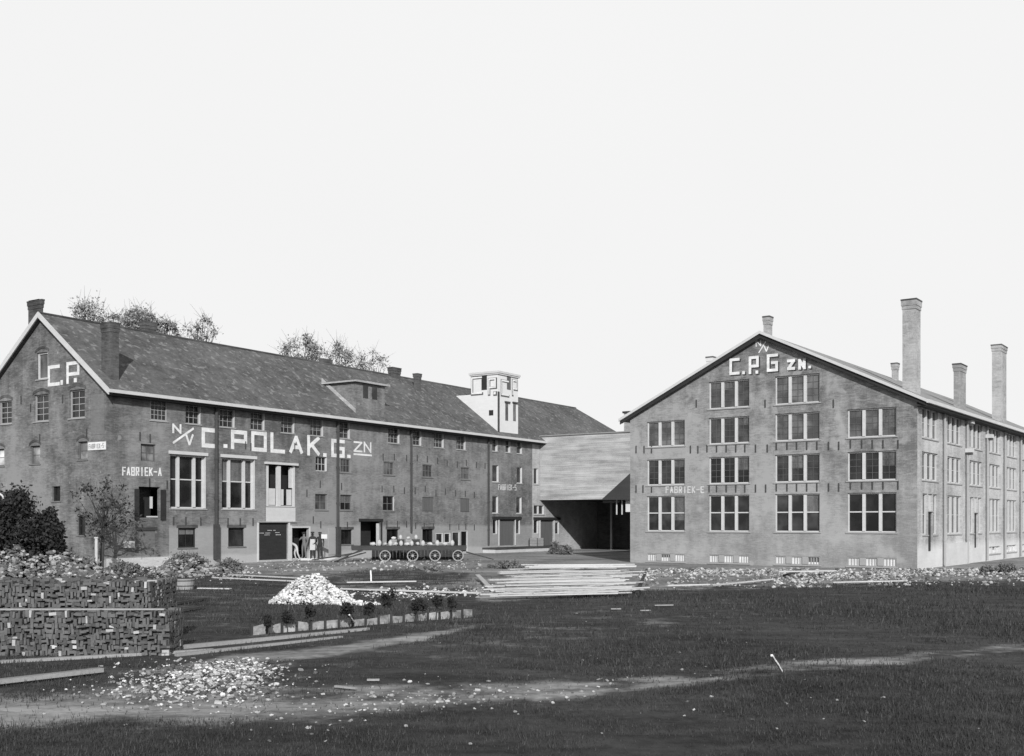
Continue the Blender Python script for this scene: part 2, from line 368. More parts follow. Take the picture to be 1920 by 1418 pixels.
def text_px(b, pl, items, th, mat, o=0, shade=None, off=0):
    """items: (char, l, t, r, b) in photo measurements on that wall"""
    mb = MB()
    for (ch, l, t, r, bt) in items:
        uL, uR = b.u(pl, l), b.u(pl, r); m = (uL+uR)/2; z0, z1 = b.z(pl, m, bt), b.z(pl, m, t)
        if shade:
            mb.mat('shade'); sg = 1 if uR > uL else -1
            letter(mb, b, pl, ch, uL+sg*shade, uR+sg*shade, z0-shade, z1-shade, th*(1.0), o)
        mb.mat(mat); letter(mb, b, pl, ch, uL, uR, z0, z1, th, o+(.02 if shade else 0))
    return mb.build('lettering', parent=b.root)
def word_px(b, pl, s_, l, t, r, bt, th, mat, rise=0, gap=.28):
    n = len(s_); w = (r-l)/(n+(n-1)*gap); it = []
    for i, ch in enumerate(s_):
        x = l+i*w*(1+gap); k = rise*(x-l)/(r-l)
        it.append((ch, x, t+k, x+w, bt+k))
    return text_px(b, pl, it, th, mat)
# ================================================================= BUILDING A (long warehouse, left)
A = Bld('brick_warehouse', -23.0, 61.9, 2290, label='long dark brick warehouse with tiled roof and large white painted lettering on the left', cat='factory')
EA, RA, HA, LA = 10.4, 14.85, 5.9, 70.0
hA = []; wins = []
def rowz(b, pl, boxes):
    z0 = sum(x[2] for x in boxes)/len(boxes); z1 = sum(x[3] for x in boxes)/len(boxes)
    for x in boxes: x[2] = z0; x[3] = z1
    return boxes
top = rowz(A, 'F', [A.box('F', *q) for q in ((282, 742, 313, 788), (348, 748, 376, 794), (412, 757, 440, 800), (470, 764, 496, 806), (527, 770, 552, 811), (582, 778, 606, 817), (632, 783, 656, 822), (728, 795, 749, 833), (771, 799, 790, 836), (814, 804, 832, 840), (856, 808, 873, 844))])
top2 = rowz(A, 'F', [A.box('F', *q) for q in ((923, 819, 933, 846), (948, 822, 957, 849), (969, 825, 979, 851))])
r3 = rowz(A, 'F', [A.box('F', *q) for q in ((264, 832, 292, 861), (592, 857, 613, 883), (638, 861, 657, 885), (719, 866, 739, 891), (792, 871, 811, 896), (864, 876, 881, 903))])
r3b = rowz(A, 'F', [A.box('F', *q) for q in ((923, 871, 935, 904), (969, 877, 979, 907), (1001, 879, 1009, 908))])
r2 = rowz(A, 'F', [A.box('F', *q) for q in ((591, 925, 614, 952), (638, 927, 660, 957), (718, 930, 739, 958), (792, 934, 813, 960), (863, 936, 881, 963))])
r2b = rowz(A, 'F', [A.box('F', *q) for q in ((923, 931, 934, 963), (968, 932, 978, 963))])
r2c = [A.box('F', 1001, 948, 1020, 965)]
big = rowz(A, 'F', [A.box('F', *q) for q in ((319, 853, 386, 953), (416, 860, 478, 956))])
hoist = A.box('F', 499, 872, 553, 978)
hatch = A.box('F', 260, 913, 300, 971)
g1 = rowz(A, 'F', [A.box('F', *q) for q in ((334, 990, 368, 1026), (428, 990, 459, 1026))])
door1 = A.box('F', 485, 980, 540, 1049); door1[2] = 0.12
door2 = A.box('F', 548, 990, 579, 1049); door2[2] = 0.12
g2 = rowz(A, 'F', [A.box('F', *q) for q in ((636, 992, 661, 1021), (725, 993, 748, 1019), (792, 993, 813, 1017))])
door3 = A.box('F', 676, 978, 713, 1024)
g3 = rowz(A, 'F', [A.box('F', *q) for q in ((817, 999, 831, 1019), (833, 999, 845, 1019))]); g3b = A.box('F', 848, 997, 862, 1025)
door4 = A.box('F', 864, 995, 877, 1036)
blind = A.box('F', 259, 995, 292, 1028)
dd = A.box('F', 936, 974, 965, 1023); sd = [A.box('F', 924, 974, 932, 1002), A.box('F', 967, 974, 975, 1002)]
dd2 = A.box('F', 1013, 975, 1038, 1026); sd2 = [A.box('F', 1001, 975, 1009, 1001), A.box('F', 1041, 979, 1048, 1002)]
holesF = top+top2+r3+r3b+r2+r2b+r2c+big+[hoist, hatch]+g1+[door1, door2, door3, door4, g3b, dd, dd2, blind]+g2+g3+sd+sd2
uq = A.u('F', 998)
A.wall('wall', 'F', 0, uq, 0, EA, [h for h in holesF if h[1] < uq], 'brickA', rev=.24)
A.wall('wall', 'F', uq, LA, 0, EA, [h for h in holesF if h[0] > uq], 'quoin', rev=.24)['label'] = 'paler brick wall end by the passage'
for i, h in enumerate(top):
    if i == 0: A.window('F', h, cols=4, rows=5, glass='glass2', frame='greypaint', rev=.12, sill='greypaint'); continue
    A.window('F', h, cols=3, rows=4, lining='white', rev=.24, fw=.05, bar=.03, frame='greypaint', glass='glass')
for h in top2: A.window('F', h, cols=1, rows=2, lining='white', rev=.24, fw=.05, glass='glass2')
for i, h in enumerate(r3):
    if i in (0,): A.window('F', h, cols=2, rows=2, glass='glassm', frame='shutter', rev=.2, sill=None)
    elif i == 1: A.window('F', h, cols=3, rows=2, lining='white', rev=.2, fw=.05, sill=None)
    else: A.window('F', h, cols=3, rows=2, glass='glass2', frame='soft', rev=.13, sill='soft')
for h in r3b: A.window('F', h, cols=1, rows=1, lining='white', rev=.2, fw=.07)
for i, h in enumerate(r2):
    if i in (3, 4): A.slab('shutter', 'F', [h[0]+.03, h[1]-.03, h[2]+.03, h[3]-.03], -.14, -.05, 'shutter', label='closed grey wooden shutter')
    else: A.window('F', h, cols=2, rows=2, glass='glass' if i == 2 else 'glass2', frame='soft', lining='white' if i == 2 else None, rev=.18, sill='soft')
for h in r2b+r2c: A.window('F', h, cols=1, rows=1, lights=1 if h in r2b else 2, lining='white', rev=.2, fw=.07)
for h in big:
    A.window('F', h, lights=1, cols=1, rows=1, transom=.545, fw=.10, rev=.34, head=.2, lining='white', name='tall_window')
for h in big:    # posts dividing the tall windows
    mb = MB(); mb.mat('white')
    for k in (.27, .72):
        x = h[0]+(h[1]-h[0])*k; A.bar(mb, 'F', x-.09, x+.09, h[2]+.1, h[3]-.1, -.31, -.16)
    mb.build('window_post', parent=A.root)
for h in g1+g2: A.window('F', h, cols=2, rows=1, rev=.22, frame='dark', sill='soft', fw=.07)
A.slab('infill', 'F', blind, -.14, -.07, 'soft', label='bricked up ground floor opening')
for h in (blind, g2[1], g2[2], g2[0], g1[0], g1[1]):
    lint = MB(); lint.mat('chimA'); A.bar(lint, 'F', h[0]-.12, h[1]+.12, h[3]+.004, h[3]+.2, -.02, .012); lint.build('lintel', parent=A.root)
for h in g3: A.window('F', h, cols=1, rows=1, rev=.12, frame='white', sill=None, fw=.09)
A.window('F', g3b, cols=1, rows=1, rev=.12, frame='white', sill=None, fw=.07)
A.window('F', door4, cols=1, rows=1, rev=.12, frame='white', sill=None, fw=.07, name='door', glass='glass')
# hatch with open dark shutters
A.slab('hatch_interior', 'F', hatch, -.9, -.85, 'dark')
for s_ in (0, 1):
    mb = MB(); mb.mat('dark'); x = hatch[0]-.02 if s_ == 0 else hatch[1]+.02
    mb.box(x-.3 if s_ == 0 else x, x if s_ == 0 else x+.35, -.09, -.03, hatch[2]-.12, hatch[3]-.15); mb.build('shutter', parent=A.root)
mb = MB(); mb.mat('white'); u0 = A.u('F', 283); mb.box(u0, u0+.16, .05, .12, hatch[2]+.55, hatch[2]+1.25); mb.box(u0-.25, u0+.45, -.05, .1, hatch[2]+.02, hatch[2]+.10); mb.build('ledge', parent=A.root)
# hoist bay: white panelled doors
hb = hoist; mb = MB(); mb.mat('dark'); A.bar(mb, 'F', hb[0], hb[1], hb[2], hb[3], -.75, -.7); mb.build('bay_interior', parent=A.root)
mb = MB(); mb.mat('white'); B_ = lambda a, b, c, d, o0, o1: A.bar(mb, 'F', hb[0]+a*(hb[1]-hb[0]), hb[0]+b*(hb[1]-hb[0]), hb[2]+c*(hb[3]-hb[2]), hb[2]+d*(hb[3]-hb[2]), o0, o1)
B_(0.01, .07, 0.26, .99, -.1, .03); B_(.93, .99, .26, .99, -.1, .03); B_(.36, .48, .26, .98, -.1, .06); B_(0.0, 1.0, 0, .25, -.05, .05)
B_(.10, .33, .29, .58, -.12, -.06); B_(.51, .62, .29, .57, -.12, -.06); B_(.74, .90, .29, .57, -.12, -.06)
B_(-.06, 1.05, 1.0, 1.04, 0.003, .22); B_(0.86, .93, .60, .97, -.25, -.05); B_(.07, .36, .26, .28, -.1, 0); B_(.48, .93, .26, .28, -.1, 0)
mb.build('hoist_door', parent=A.root)
mb = MB(); mb.mat('greypaint'); A.bar(mb, 'F', door1[0]-.1, hb[1]+.1, door1[3]+.01, hb[2]-.004, 0.003, .10); mb.build('beam', parent=A.root)
# doors
do = A.slab('door', 'F', door1, -.2, -.12, 'dark', label='wide black door with faint white writing')
mb = MB(); mb.mat('faint'); W = door1[1]-door1[0]; Hd = door1[3]-door1[2]
for (a, b, zf) in ((.34, .62, .78), (.06, .44, .71), (.60, .80, .72), (.24, .42, .66), (.62, .80, .66)):
    n = int((b-a)*26)
    for i in range(n):
        if i % 5 == 4: continue
        x = door1[0]+W*(a+(b-a)*i/n); A.bar(mb, 'F', x, x+W*(b-a)/n*.6, door1[2]+Hd*zf, door1[2]+Hd*(zf+.018), -.118, -.110)
mb.build('lettering', parent=do)
mb = MB(); mb.mat('white')
for x in (door1[0]-.14, door1[1]+.02): A.bar(mb, 'F', x, x+.12, .02, door1[3]+.0, .002, .06)
A.bar(mb, 'F', door1[1]+.16, door1[1]+.32, .0, door1[3]-.2, .003, .05); mb.build('door_frame', parent=A.root)
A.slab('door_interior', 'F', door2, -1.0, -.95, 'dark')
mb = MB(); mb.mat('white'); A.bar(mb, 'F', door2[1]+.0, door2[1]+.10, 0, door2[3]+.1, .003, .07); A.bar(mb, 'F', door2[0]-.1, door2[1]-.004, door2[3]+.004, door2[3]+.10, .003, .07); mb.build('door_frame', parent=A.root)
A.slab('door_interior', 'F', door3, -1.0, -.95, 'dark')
mb = MB(); mb.mat('dark'); A.bar(mb, 'F', door3[0]-.2, door3[1]+.25, door3[3]+.005, door3[3]+.2, 0.003, .09); A.bar(mb, 'F', door3[1]+.02, door3[1]+.16, door3[2]-.2, door3[3], .003, .08); mb.build('door_head', parent=A.root)
A.slab('door_post', 'F', [door3[1]-.36, door3[1]-.14, door3[2], door3[3]-.15], -.1, .0, 'white')
for q, s2 in ((dd, sd), (dd2, sd2)):
    A.slab('loading_door', 'F', q, -.2, -.12, 'shutter')
    mb = MB(); mb.mat('dark'); A.bar(mb, 'F', s2[0][0]-.1, s2[1][1]+.1, q[3]+.006, q[3]+.24, 0.003, .14); mb.build('lintel', parent=A.root)
    for h in s2: A.window('F', h, cols=1, rows=1, rev=.15, lining='white', frame='white', sill=None, fw=.07)
    A.slab('door_frame', 'F', [q[0]-.14, q[0]-.01, q[2], q[3]], 0.003, .05, 'white'); A.slab('door_frame', 'F', [q[1]+.01, q[1]+.14, q[2], q[3]], 0.003, .05, 'white')
# iron wall anchors
anc = []
for l, y, h_ in [(297, 735, 0), (262, 815, 16), (281, 818, 12), (155, 0, 0)]: pass
def anchors(b, pl, lst, hgt=.5):
    for (px, py) in lst:
        u = b.u(pl, px); z = b.z(pl, u, py); mb = MB(); mb.mat('pipe'); b.bar(mb, pl, u-.032, u+.032, z-hgt/2, z+hgt/2, .003, .045); mb.build('wall_anchor', parent=b.root)
anchors(A, 'F', [(718, 857), (739, 857), (762, 859), (782, 859), (820, 864), (838, 869), (857, 871), (874, 868), (893, 872), (909, 874), (801, 861),
                 (575, 930-5), (600, 908), (640, 912), (716, 917), (738, 917), (758, 920), (778, 920), (797, 917), (817, 925), (835, 922), (854, 925), (872, 926), (889, 928),
                 (725, 983), (745, 983), (762, 983), (779, 986), (795, 987), (812, 987), (843, 988), (860, 988), (873, 988), (889, 989), (651, 985), (601, 984),
                 (325, 977), (348, 977), (376, 978), (427, 979), (450, 979), (474, 979), (529+58, 975), (281, 822), (262, 818), (280, 890+15), (313, 909), (552, 838), (470, 838), (460, 835)])
# downpipes
for (px, t, b) in ((403, 760, 1049), (631, 792, 1048), (769, 812, 998), (914, 828, 1021), (845, 2000, 0)):
    if t > 1500: continue
    u = A.u('F', px); mb = MB(); mb.mat('pipe'); z1 = EA-.1; z0 = max(.1, A.z('F', u, b)); r = .10 if px < 700 else .085
    mb.tube((u, -.14, z0), (u, -.14, z1), r)
    for k in range(4): zz = z0+(z1-z0)*(k+.5)/4; mb.tube((u, -.14, zz), (u, -.14, zz+.12), r*1.25)
    if px < 700: mb.box(u-.16, u+.16, -.3, -.03, z0, z0+min(2.2, z1))
    mb.build('downpipe', parent=A.root)
# dock
d0, d1 = A.u('F', 905), A.u('F', 1040); mb = MB(); mb.mat('concrete'); zt = A.z('F', dd[0], 1026)
mb.box(d0, d1, -1.3, -.02, 0, zt-.12); mb.build('loading_dock', parent=A.root, )
mb = MB(); mb.mat('wood3'); mb.box(d0-.1, d1+.1, -1.42, -.03, zt-.118, zt); mb.build('dock_deck', parent=A.root)
# plinth
mb = MB(); mb.mat('concrete'); mb.box(.0, 5.2, -.10, -.003, 0, .55); mb.build('plinth', parent=A.root)
mb = MB(); mb.mat('white'); q = A.box('F', 231, 1015, 252, 1027); mb.box(q[0], q[1], -.05, -.004, q[2], q[3]); mb.build('vent_board', parent=A.root)
mb = MB(); mb.mat('greypaint'); q = A.box('F', 615, 991, 650, 1040); mb.box(q[0], q[0]+1.0, -.06, -.004, q[2], q[3]); mb.build('notice_board', parent=A.root)
# ---- gable wall of A
gA_l = [(1, 0, 0)]
sl_ = (RA-EA)/HA
clA = [(-sl_, 1, EA), (sl_, 1, EA+sl_*2*HA)]
ga = [A.box('G', 69, 661, 90, 711), A.box('G', 64, 740, 91, 790), A.box('G', 130, 731, 159, 784), A.box('G', -2, 752, 22, 795)]
gb = [A.box('G', 57, 836, 75, 870), A.box('G', 146, 828, 164, 862), A.box('G', -10, 842, 8, 874)]
gc = [A.box('G', 145, 968, 160, 1004), A.box('G', 98, 912, 113, 940)]
A.wall('gable_wall', 'G', 0, 2*HA, 0, RA, ga+gb+gc, 'brickA', cl=clA, rev=.24)
A.window('G', ga[0], cols=1, rows=1, lining='white', frame='white', fw=.09, glass='glass2')
for h in ga[1:]: A.window('G', h, cols=2, rows=4, frame='greypaint', fw=.07, bar=.04, glass='glass', sill='greypaint')
for h in gb: A.window('G', h, cols=1, rows=2, frame='shutter', glass='glassm', sill='soft')
for h in gc: A.window('G', h, cols=1, rows=1, frame='dark', glass='glass', sill='soft')
for h in ga[1:]+ga[:1]+gb:     # segmental arches over the gable openings
    mb = MB(); mb.mat('chimA')
    a, b, zt = h[0]-.12, h[1]+.12, h[3]
    for i in range(8):
        t0, t1 = i/8, (i+1)/8; f0 = .22*(1-(2*t0-1)**2); f1 = .22*(1-(2*t1-1)**2)
        u0, u1 = a+(b-a)*t0, a+(b-a)*t1
        mb.prism([A.P('G', u0, zt+f0, .003), A.P('G', u1, zt+f1, .003), A.P('G', u1, zt+f1+.16, .003), A.P('G', u0, zt+f0+.16, .003)], (-.02, 0, 0))
    mb.build('brick_arch', parent=A.root)
q = A.box('G', 171, 739, 196, 815); A.slab('infill', 'G', q, 0.002, .015, 'soft', label='faint bricked up arched opening')
anchors(A, 'G', [(75, 822), (163, 812), (40, 750), (118, 748), (58, 765)])
# remaining walls
mb = MB(); mb.mat('brickA'); mb.poly([(0, 2*HA, 0), (LA, 2*HA, 0), (LA, 2*HA, EA), (0, 2*HA, EA)]); mb.poly([(LA, 0, 0), (LA, 2*HA, 0), (LA, 2*HA, EA), (LA, 0, EA)]); mb.build('rear_wall', parent=A.root)
# roof: gable at the near end, hip at the far end
OV = .62; VO = .3; k = sl_; zE = EA-OV*k; XR = 64.0
mb = MB(); mb.mat('roofA'); th = .2
def rf(pts): mb.prism(pts, (0, 0, th))
rf([(-VO, -OV, zE), (LA+.4, -OV, zE), (XR, HA, RA), (-VO, HA, RA)])
rf([(-VO, 2*HA+OV, zE), (LA+.4, 2*HA+OV, zE), (XR, HA+.002, RA), (-VO, HA+.002, RA)])
rf([(LA+.402, -OV, zE), (LA+.402, 2*HA+OV, zE), (XR+.002, HA, RA)])
roof = mb.build('roof', parent=A.root)
mb = MB(); mb.mat('chimA'); mb.tube((-VO, HA, RA+th-.02), (XR, HA, RA+th-.02), .11, n=6); mb.build('ridge_tile', parent=roof)
mb = MB(); mb.mat('white'); mb.box(-VO-.05, LA+.4, -OV-.16, -OV-.005, zE-.02, zE+.17); g = mb.build('gutter', parent=A.root)
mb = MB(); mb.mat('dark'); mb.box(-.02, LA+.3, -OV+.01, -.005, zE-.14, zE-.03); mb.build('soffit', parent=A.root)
mb = MB(); mb.mat('white')
for s_ in (0, 1):
    y0 = -OV-.05 if s_ == 0 else 2*HA+OV+.05
    ze = zE-.02; mb.prism([(-VO-.09, y0, ze-.12), (-VO-.09, HA, RA+.03-.12+.02), (-VO-.09, HA, RA+th+.07), (-VO-.09, y0, ze+th+.03)], (.08, 0, 0))
mb.build('bargeboard', parent=A.root)
# chimneys of A
def chimney(b, y0, y1, x0, x1, z0, z1, mat, cap=.055, ch=.3, parent=None):
    mb = MB(); mb.mat(mat); mb.box(x0, x1, y0, y1, z0, z1-ch)
    mb.box(x0-cap, x1+cap, y0-cap, y1+cap, z1-ch, z1-.09); mb.mat('chimA'); mb.box(x0-cap*1.3, x1+cap*1.3, y0-cap*1.3, y1+cap*1.3, z1-.088, z1)
    mb.mat(mat); mb.box(x0-cap*.5, x1+cap*.5, y0-cap*.5, y1+cap*.5, z1-ch-.22, z1-ch-.002)
    mb.mat('dark'); mb.box(x0+.18, x1-.18, y0+.18, y1-.18, z1, z1+.02)
    return mb.build('chimney', parent=parent or b.root)
def chim_px(b, y, l, r, top_, frac, z0, mat, **kw):
    """chimney whose outline spans l..r, front-left edge at y; frac = share of the width taken by its left face"""
    pm = l+(r-l)*frac; x0 = b.u('F', pm, y)
    s1 = b.u('G', l, x0); dep = max(.35, s1-y); x1 = b.u('F', r, y); z1 = zpix(top_, b.Y0+x0*b.dy+y*b.dx)
    return chimney(b, y, y+dep, x0, x1, z0, z1, mat, **kw)
chim_px(A, 6.9, 53, 81, 561, .93, 12.5, 'chimA')
chim_px(A, .25, 190, 223, 603, .52, 9.95, 'chimA', ch=.35)
chim_px(A, 6.1, 263, 293, 601, .3, 13.5, 'chimA')
chim_px(A, 6.3, 599, 622, 672, .3, 13.8, 'chimA')
chim_px(A, 5.6, 728, 751, 688, .35, 13.8, 'chimA')
chim_px(A, 4.2, 776, 789, 700, .5, 12.5, 'chimA', cap=.07)
# roof dormer of brick with board verge
t0, t1 = A.u('F', 667), A.u('F', 721); zt = A.z('F', t0, 716); sy = (zt-EA)/sl_
mb = MB(); mb.mat('brickA'); mb.box(t0, t1, -.04, sy+.2, EA-.5, zt-.01); dm = mb.build('dormer', parent=A.root)
mb = MB(); mb.mat('chimA'); mb.box(t0-.2, t1+.3, -.25, sy+.25, zt, zt+.14); mb.build('dormer_roof', parent=dm)
mb = MB(); mb.mat('boards'); mb.box(t0-.28, t1+.32, -.31, -.252, zt-.02, zt+.13); mb.box(t0-.28, t0-.22, -.25, sy+.3, zt+.0, zt+.12)
mb.prism([(t0-.07, .0, EA+.22), (t0-.07, sy, zt+.22), (t0-.07, sy, zt+.50), (t0-.07, .0, EA+.52)], (.06, 0, 0)); mb.build('verge_board', parent=dm)
for (l, r) in ((680, 689), (697, 706)):
    q = [A.u('F', l), A.u('F', r), zt-1.1, zt-.12]; mb = MB(); mb.mat('glass'); mb.box(q[0], q[1], -.07, -.045, q[2], q[3]); mb.build('dormer_window', parent=dm)
# white lift tower
t0, t1 = A.u('F', 932), A.u('F', 970); z1 = A.z('F', t0, 743, 4.8); zT = A.z('F', t0, 702); sy = (z1-EA)/sl_+.12
tw = empty('lift_tower', (0, 0, 0)); tw.parent = A.root; tw['label'] = 'white rendered lift tower with lettering rising from the roof'
ow = [A.box('F', 948, 704, 956, 731), ]
mb = MB(); mb.mat('render'); mb.box(t0, t1, -.08, sy, EA-.25, z1); mb.box(t0, t1, -.08, 2.75, z1, zT); tb = mb.build('tower_wall', parent=tw)
mb = MB(); mb.mat('white'); mb.box(t0-.1, t1+.1, -.2, 2.86, zT, zT+.12); mb.box(t0-.16, t1+.16, -.26, 2.92, zT+.12, zT+.3); mb.build('tower_roof', parent=tw)
mb = MB(); mb.mat('pipe'); mb.box(t0-.03, t0+.22, -.13, -.081, EA-.1, z1+.1); mb.mat('greypaint'); mb.build('corner_post', parent=tw)
for q in ((953-7, 735+21, 951, 789), (960.5, 757, 965.5, 790)):
    b_ = A.box('F', *q); mb = MB(); mb.mat('glass2'); mb.box(b_[0], b_[1], -.10, -.081, b_[2], b_[3]); wn = mb.build('tower_window', parent=tw)
    mb = MB(); mb.mat('pipe'); mb.box(b_[0]-.12, b_[1]+.25, -.2, -.082, b_[3]+.005, b_[3]+.14); mb.build('window_head', parent=wn)
b_ = A.box('F', 949, 703, 956, 731); mb = MB(); mb.mat('shutter'); mb.box(b_[0], b_[1], -.10, -.081, b_[2], b_[3]); mb.build('tower_window', parent=tw)
s0, s1 = A.u('G', 913, t0), A.u('G', 903, t0); zz = [zpix(731, A.Y0+t0*A.dy+s0*A.dx), zpix(703, A.Y0+t0*A.dy+s0*A.dx)]
mb = MB(); mb.mat('dark'); mb.box(t0-.02, t0-.001, s0, s1, zz[0], zz[1]); mb.build('tower_window', parent=tw)
s0, s1 = A.u('G', 925, t0), A.u('G', 917, t0); zz = [zpix(779, A.Y0+t0*A.dy+s0*A.dx), zpix(769, A.Y0+t0*A.dy+s0*A.dx)]
mb = MB(); mb.mat('dark'); mb.box(t0-.02, t0-.001, s0, s1, zz[0], zz[1]); mb.build('tower_hatch', parent=tw)
def tletter(ch, pl, l, t, r, b, th=.13):
    mb = MB(); 
    if pl == 'G':
        sL, sR = A.u('G', l, t0), A.u('G', r, t0); dz = A.Y0+t0*A.dy+sL*A.dx; z0, z1_ = zpix(b, dz), zpix(t, dz); o = -t0
    else: sL, sR = A.u('F', l), A.u('F', r); z0, z1_ = A.z('F', sL, b), A.z('F', sL, t); o = .08
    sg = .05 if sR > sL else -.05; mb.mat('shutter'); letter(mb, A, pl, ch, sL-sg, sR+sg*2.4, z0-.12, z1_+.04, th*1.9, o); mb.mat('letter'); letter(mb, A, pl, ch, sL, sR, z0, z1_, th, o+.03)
    ob = mb.build('lettering', parent=tw)
for q in (('C', 'G', 884, 708, 904, 740), ('P', 'G', 916, 710, 930, 740), ('.', 'G', 926, 735, 930, 740), ('C', 'F', 938, 712, 952, 741), ('P', 'F', 959, 712, 968, 741)): tletter(*q)
# lettering of A
tx = text_px(A, 'F', [('C', 378, 803, 409, 840), ('P', 433, 807, 463, 843), ('O', 471, 809, 500, 847), ('L', 507, 812, 534, 850), ('A', 542, 816, 568, 852), ('K', 576, 817, 600, 855), ('G', 621, 824, 646, 858), ('.', 419, 833, 426, 840), ('.', 606, 850, 612, 857), ('.', 651, 853, 657, 859)], .26, 'letter'); tx['label'] = 'large white painted letters C POLAK G'
text_px(A, 'F', [('N', 323, 795, 340, 813), ('V', 347, 813, 363, 836), ('/', 323, 800, 364, 834), ('Z', 663, 828, 679, 848), ('N', 682, 829, 696, 849), ('_', 663, 849, 697, 857)], .13, 'letter')
word_px(A, 'F', 'FABRIEK-A', 229, 875.5, 303, 892, .075, 'letter', rise=1.5)
text_px(A, 'G', [('C', 90, 685, 112, 724), ('P', 125, 678, 149, 719), ('.', 114, 713, 118, 722), ('.', 139, 709, 144, 717)], .2, 'letter')
q = A.box('G', 166, 829, 199, 844); A.slab('name_board', 'G', q, .004, .05, 'letter')
mb = MB(); mb.mat('greypaint'); n = 8
for i, ch in enumerate('FABRIEK-S'):
    wv = (q[1]-q[0]-.2)/9; uu = q[1]-.1-i*wv; letter(mb, A, 'G', ch, uu, uu-wv*.75, q[2]+.1, q[3]-.1, .035, .052)
mb.build('lettering', parent=A.root)
word_px(A, 'F', 'FABRIEK-S', 934, 908, 968, 919, .07, 'faint', rise=1)
# ================================================================= BUILDING B (gabled factory, right)
Bb = Bld('brick_factory', 22.46, 60.5, 2450, label='wide gabled brick factory with rows of triple windows on the right', cat='factory')
EB, RB, HB, LB = 9.5, 13.95, 9.12, 46.0
cols = ((1213, 1284), (1329, 1405), (1453, 1537), (1589, 1681))
rows_ = {'base': ((1038, 1052), (1040, 1056), (1043, 1060), (1046, 1063)), 1: ((930, 997), (929, 997), (926, 997.5), (924, 998)),
         2: ((861, 908), (857, 907), (852, 905), (846, 902)), 3: ((789, 836), (783, 833), (774, 826), (766, 820)), 4: (None, (714, 766), (703, 756), None)}
allB = []; G_ = {}
for k_, v in rows_.items():
    bx = [Bb.box('G', cols[i][0], v[i][0], cols[i][1], v[i][1]) for i in range(4) if v[i]]
    G_[k_] = rowz(Bb, 'G', bx); allB += bx
slB = (RB-EB)/HB; clB = [(-slB, 1, EB), (slB, 1, EB+slB*2*HB)]
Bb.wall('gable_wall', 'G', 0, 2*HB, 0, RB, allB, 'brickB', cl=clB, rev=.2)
for k_, bx in G_.items():
    for i, h in enumerate(bx):
        if k_ == 'base': Bb.window('G', h, lights=3, cols=4, rows=1, mull=.34, glass='glassw', frame='greypaint', fw=.05, bar=.05, rev=.12)
        elif k_ == 1: Bb.window('G', h, lights=3, cols=1, rows=1, mull=.17, transom=.52, fw=.07)
        else: Bb.window('G', h, lights=3, cols=2, rows=4, mull=.17, bar=.022, fw=.07, barmat='shutter', glass='glass2' if k_ >= 3 else 'glass')
# darker soldier course lintels over the windows
for k_ in (1, 2, 3, 4):
    for h in G_[k_]:
        mb = MB(); mb.mat('brickB'); Bb.bar(mb, 'G', h[0]-.1, h[1]+.1, h[3]+.004, h[3]+.26, -.02, .008); mb.build('lintel', parent=Bb.root)
an = []
for (y_, xs) in ((843, (1193, 1208, 1222, 1295, 1309)), (841, (1326, 1344, 1362, 1380, 1397, 1417, 1439)), (836, (1456, 1476, 1494, 1513, 1532, 1554, 1573)), (833, (1595, 1616, 1636, 1656, 1684)),
                 (917, (1193, 1206, 1222)), (916, (1330, 1344, 1362, 1380, 1397, 1417, 1436)), (914, (1456, 1476, 1494, 1513, 1532, 1554, 1573)), (910, (1595, 1616, 1636, 1656, 1684)), (757, (1306, 1435, 1563))):
    an += [(x, y_) for x in xs]
anchors(Bb, 'G', an, hgt=.48)
# sunny long side
us = [Bb.u('F', x) for x in (1729, 1758, 1775, 1802, 1816, 1844, 1855, 1879)]
wW = .5*((us[1]-us[0])+(us[3]-us[2])); pitch = (us[6]-us[0])/3
sideH = []; kinds = []
zr = [(Bb.z('F', us[0]+1, 822), Bb.z('F', us[0]+1, 765)), (Bb.z('F', us[0]+1, 901), Bb.z('F', us[0]+1, 848)), (Bb.z('F', us[0]+1, 1003), Bb.z('F', us[0]+1, 926))]
for j in range(9):
    u0 = us[0]+pitch*j
    if u0+wW > LB: break
    for r_, (a, b) in enumerate(zr):
        if r_ == 2 and j in (0, 2):
            c = u0+wW/2; dz = (a+b)/2+.15
            sideH += [[u0+.1, c-.55, a, b], [c-.55, c+.6, .95, dz], [c-.55, c+.6, dz+.06, b], [c+.6, u0+wW-.1, a, b]]
            kinds += ['w1', 'door', 'w2', 'w1']
        else: sideH.append([u0, u0+wW, a, b]); kinds.append('w3')
    if j >= 3: sideH.append([u0, u0+wW, .45, .95]); kinds.append('base')
# door openings share jambs with side lights: keep 12 cm of post between them
for h, k_ in zip(sideH, kinds):
    if k_ in ('door', 'w2'): h[0] += .14; h[1] -= .14
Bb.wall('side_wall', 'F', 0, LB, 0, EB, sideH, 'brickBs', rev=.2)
for h, k_ in zip(sideH, kinds):
    if k_ == 'w3': Bb.window('F', h, lights=3, cols=1, rows=2, mull=.2, fw=.08, glass='glass2')
    elif k_ == 'w1': Bb.window('F', h, cols=1, rows=2, fw=.07, glass='glass2')
    elif k_ == 'w2': Bb.window('F', h, lights=2, cols=1, rows=1, fw=.06, mull=.14, glass='glass2')
    elif k_ == 'base': Bb.window('F', h, lights=3, cols=2, rows=1, fw=.06, glass='glassw')
    else: Bb.slab('door', 'F', h, -.18, -.1, 'dark', label='narrow dark door')
for j in range(1, 8):
    u = us[1]+(us[2]-us[1])*.55+pitch*(j-1); mb = MB(); mb.mat('greypaint'); mb.tube((u, -.12, .05), (u, -.12, EB-.2), .075)
    for k in range(4): mb.tube((u, -.12, 1.5+2.1*k), (u, -.12, 1.6+2.1*k), .095)
    mb.build('downpipe', parent=Bb.root)
mb = MB(); mb.mat('white')
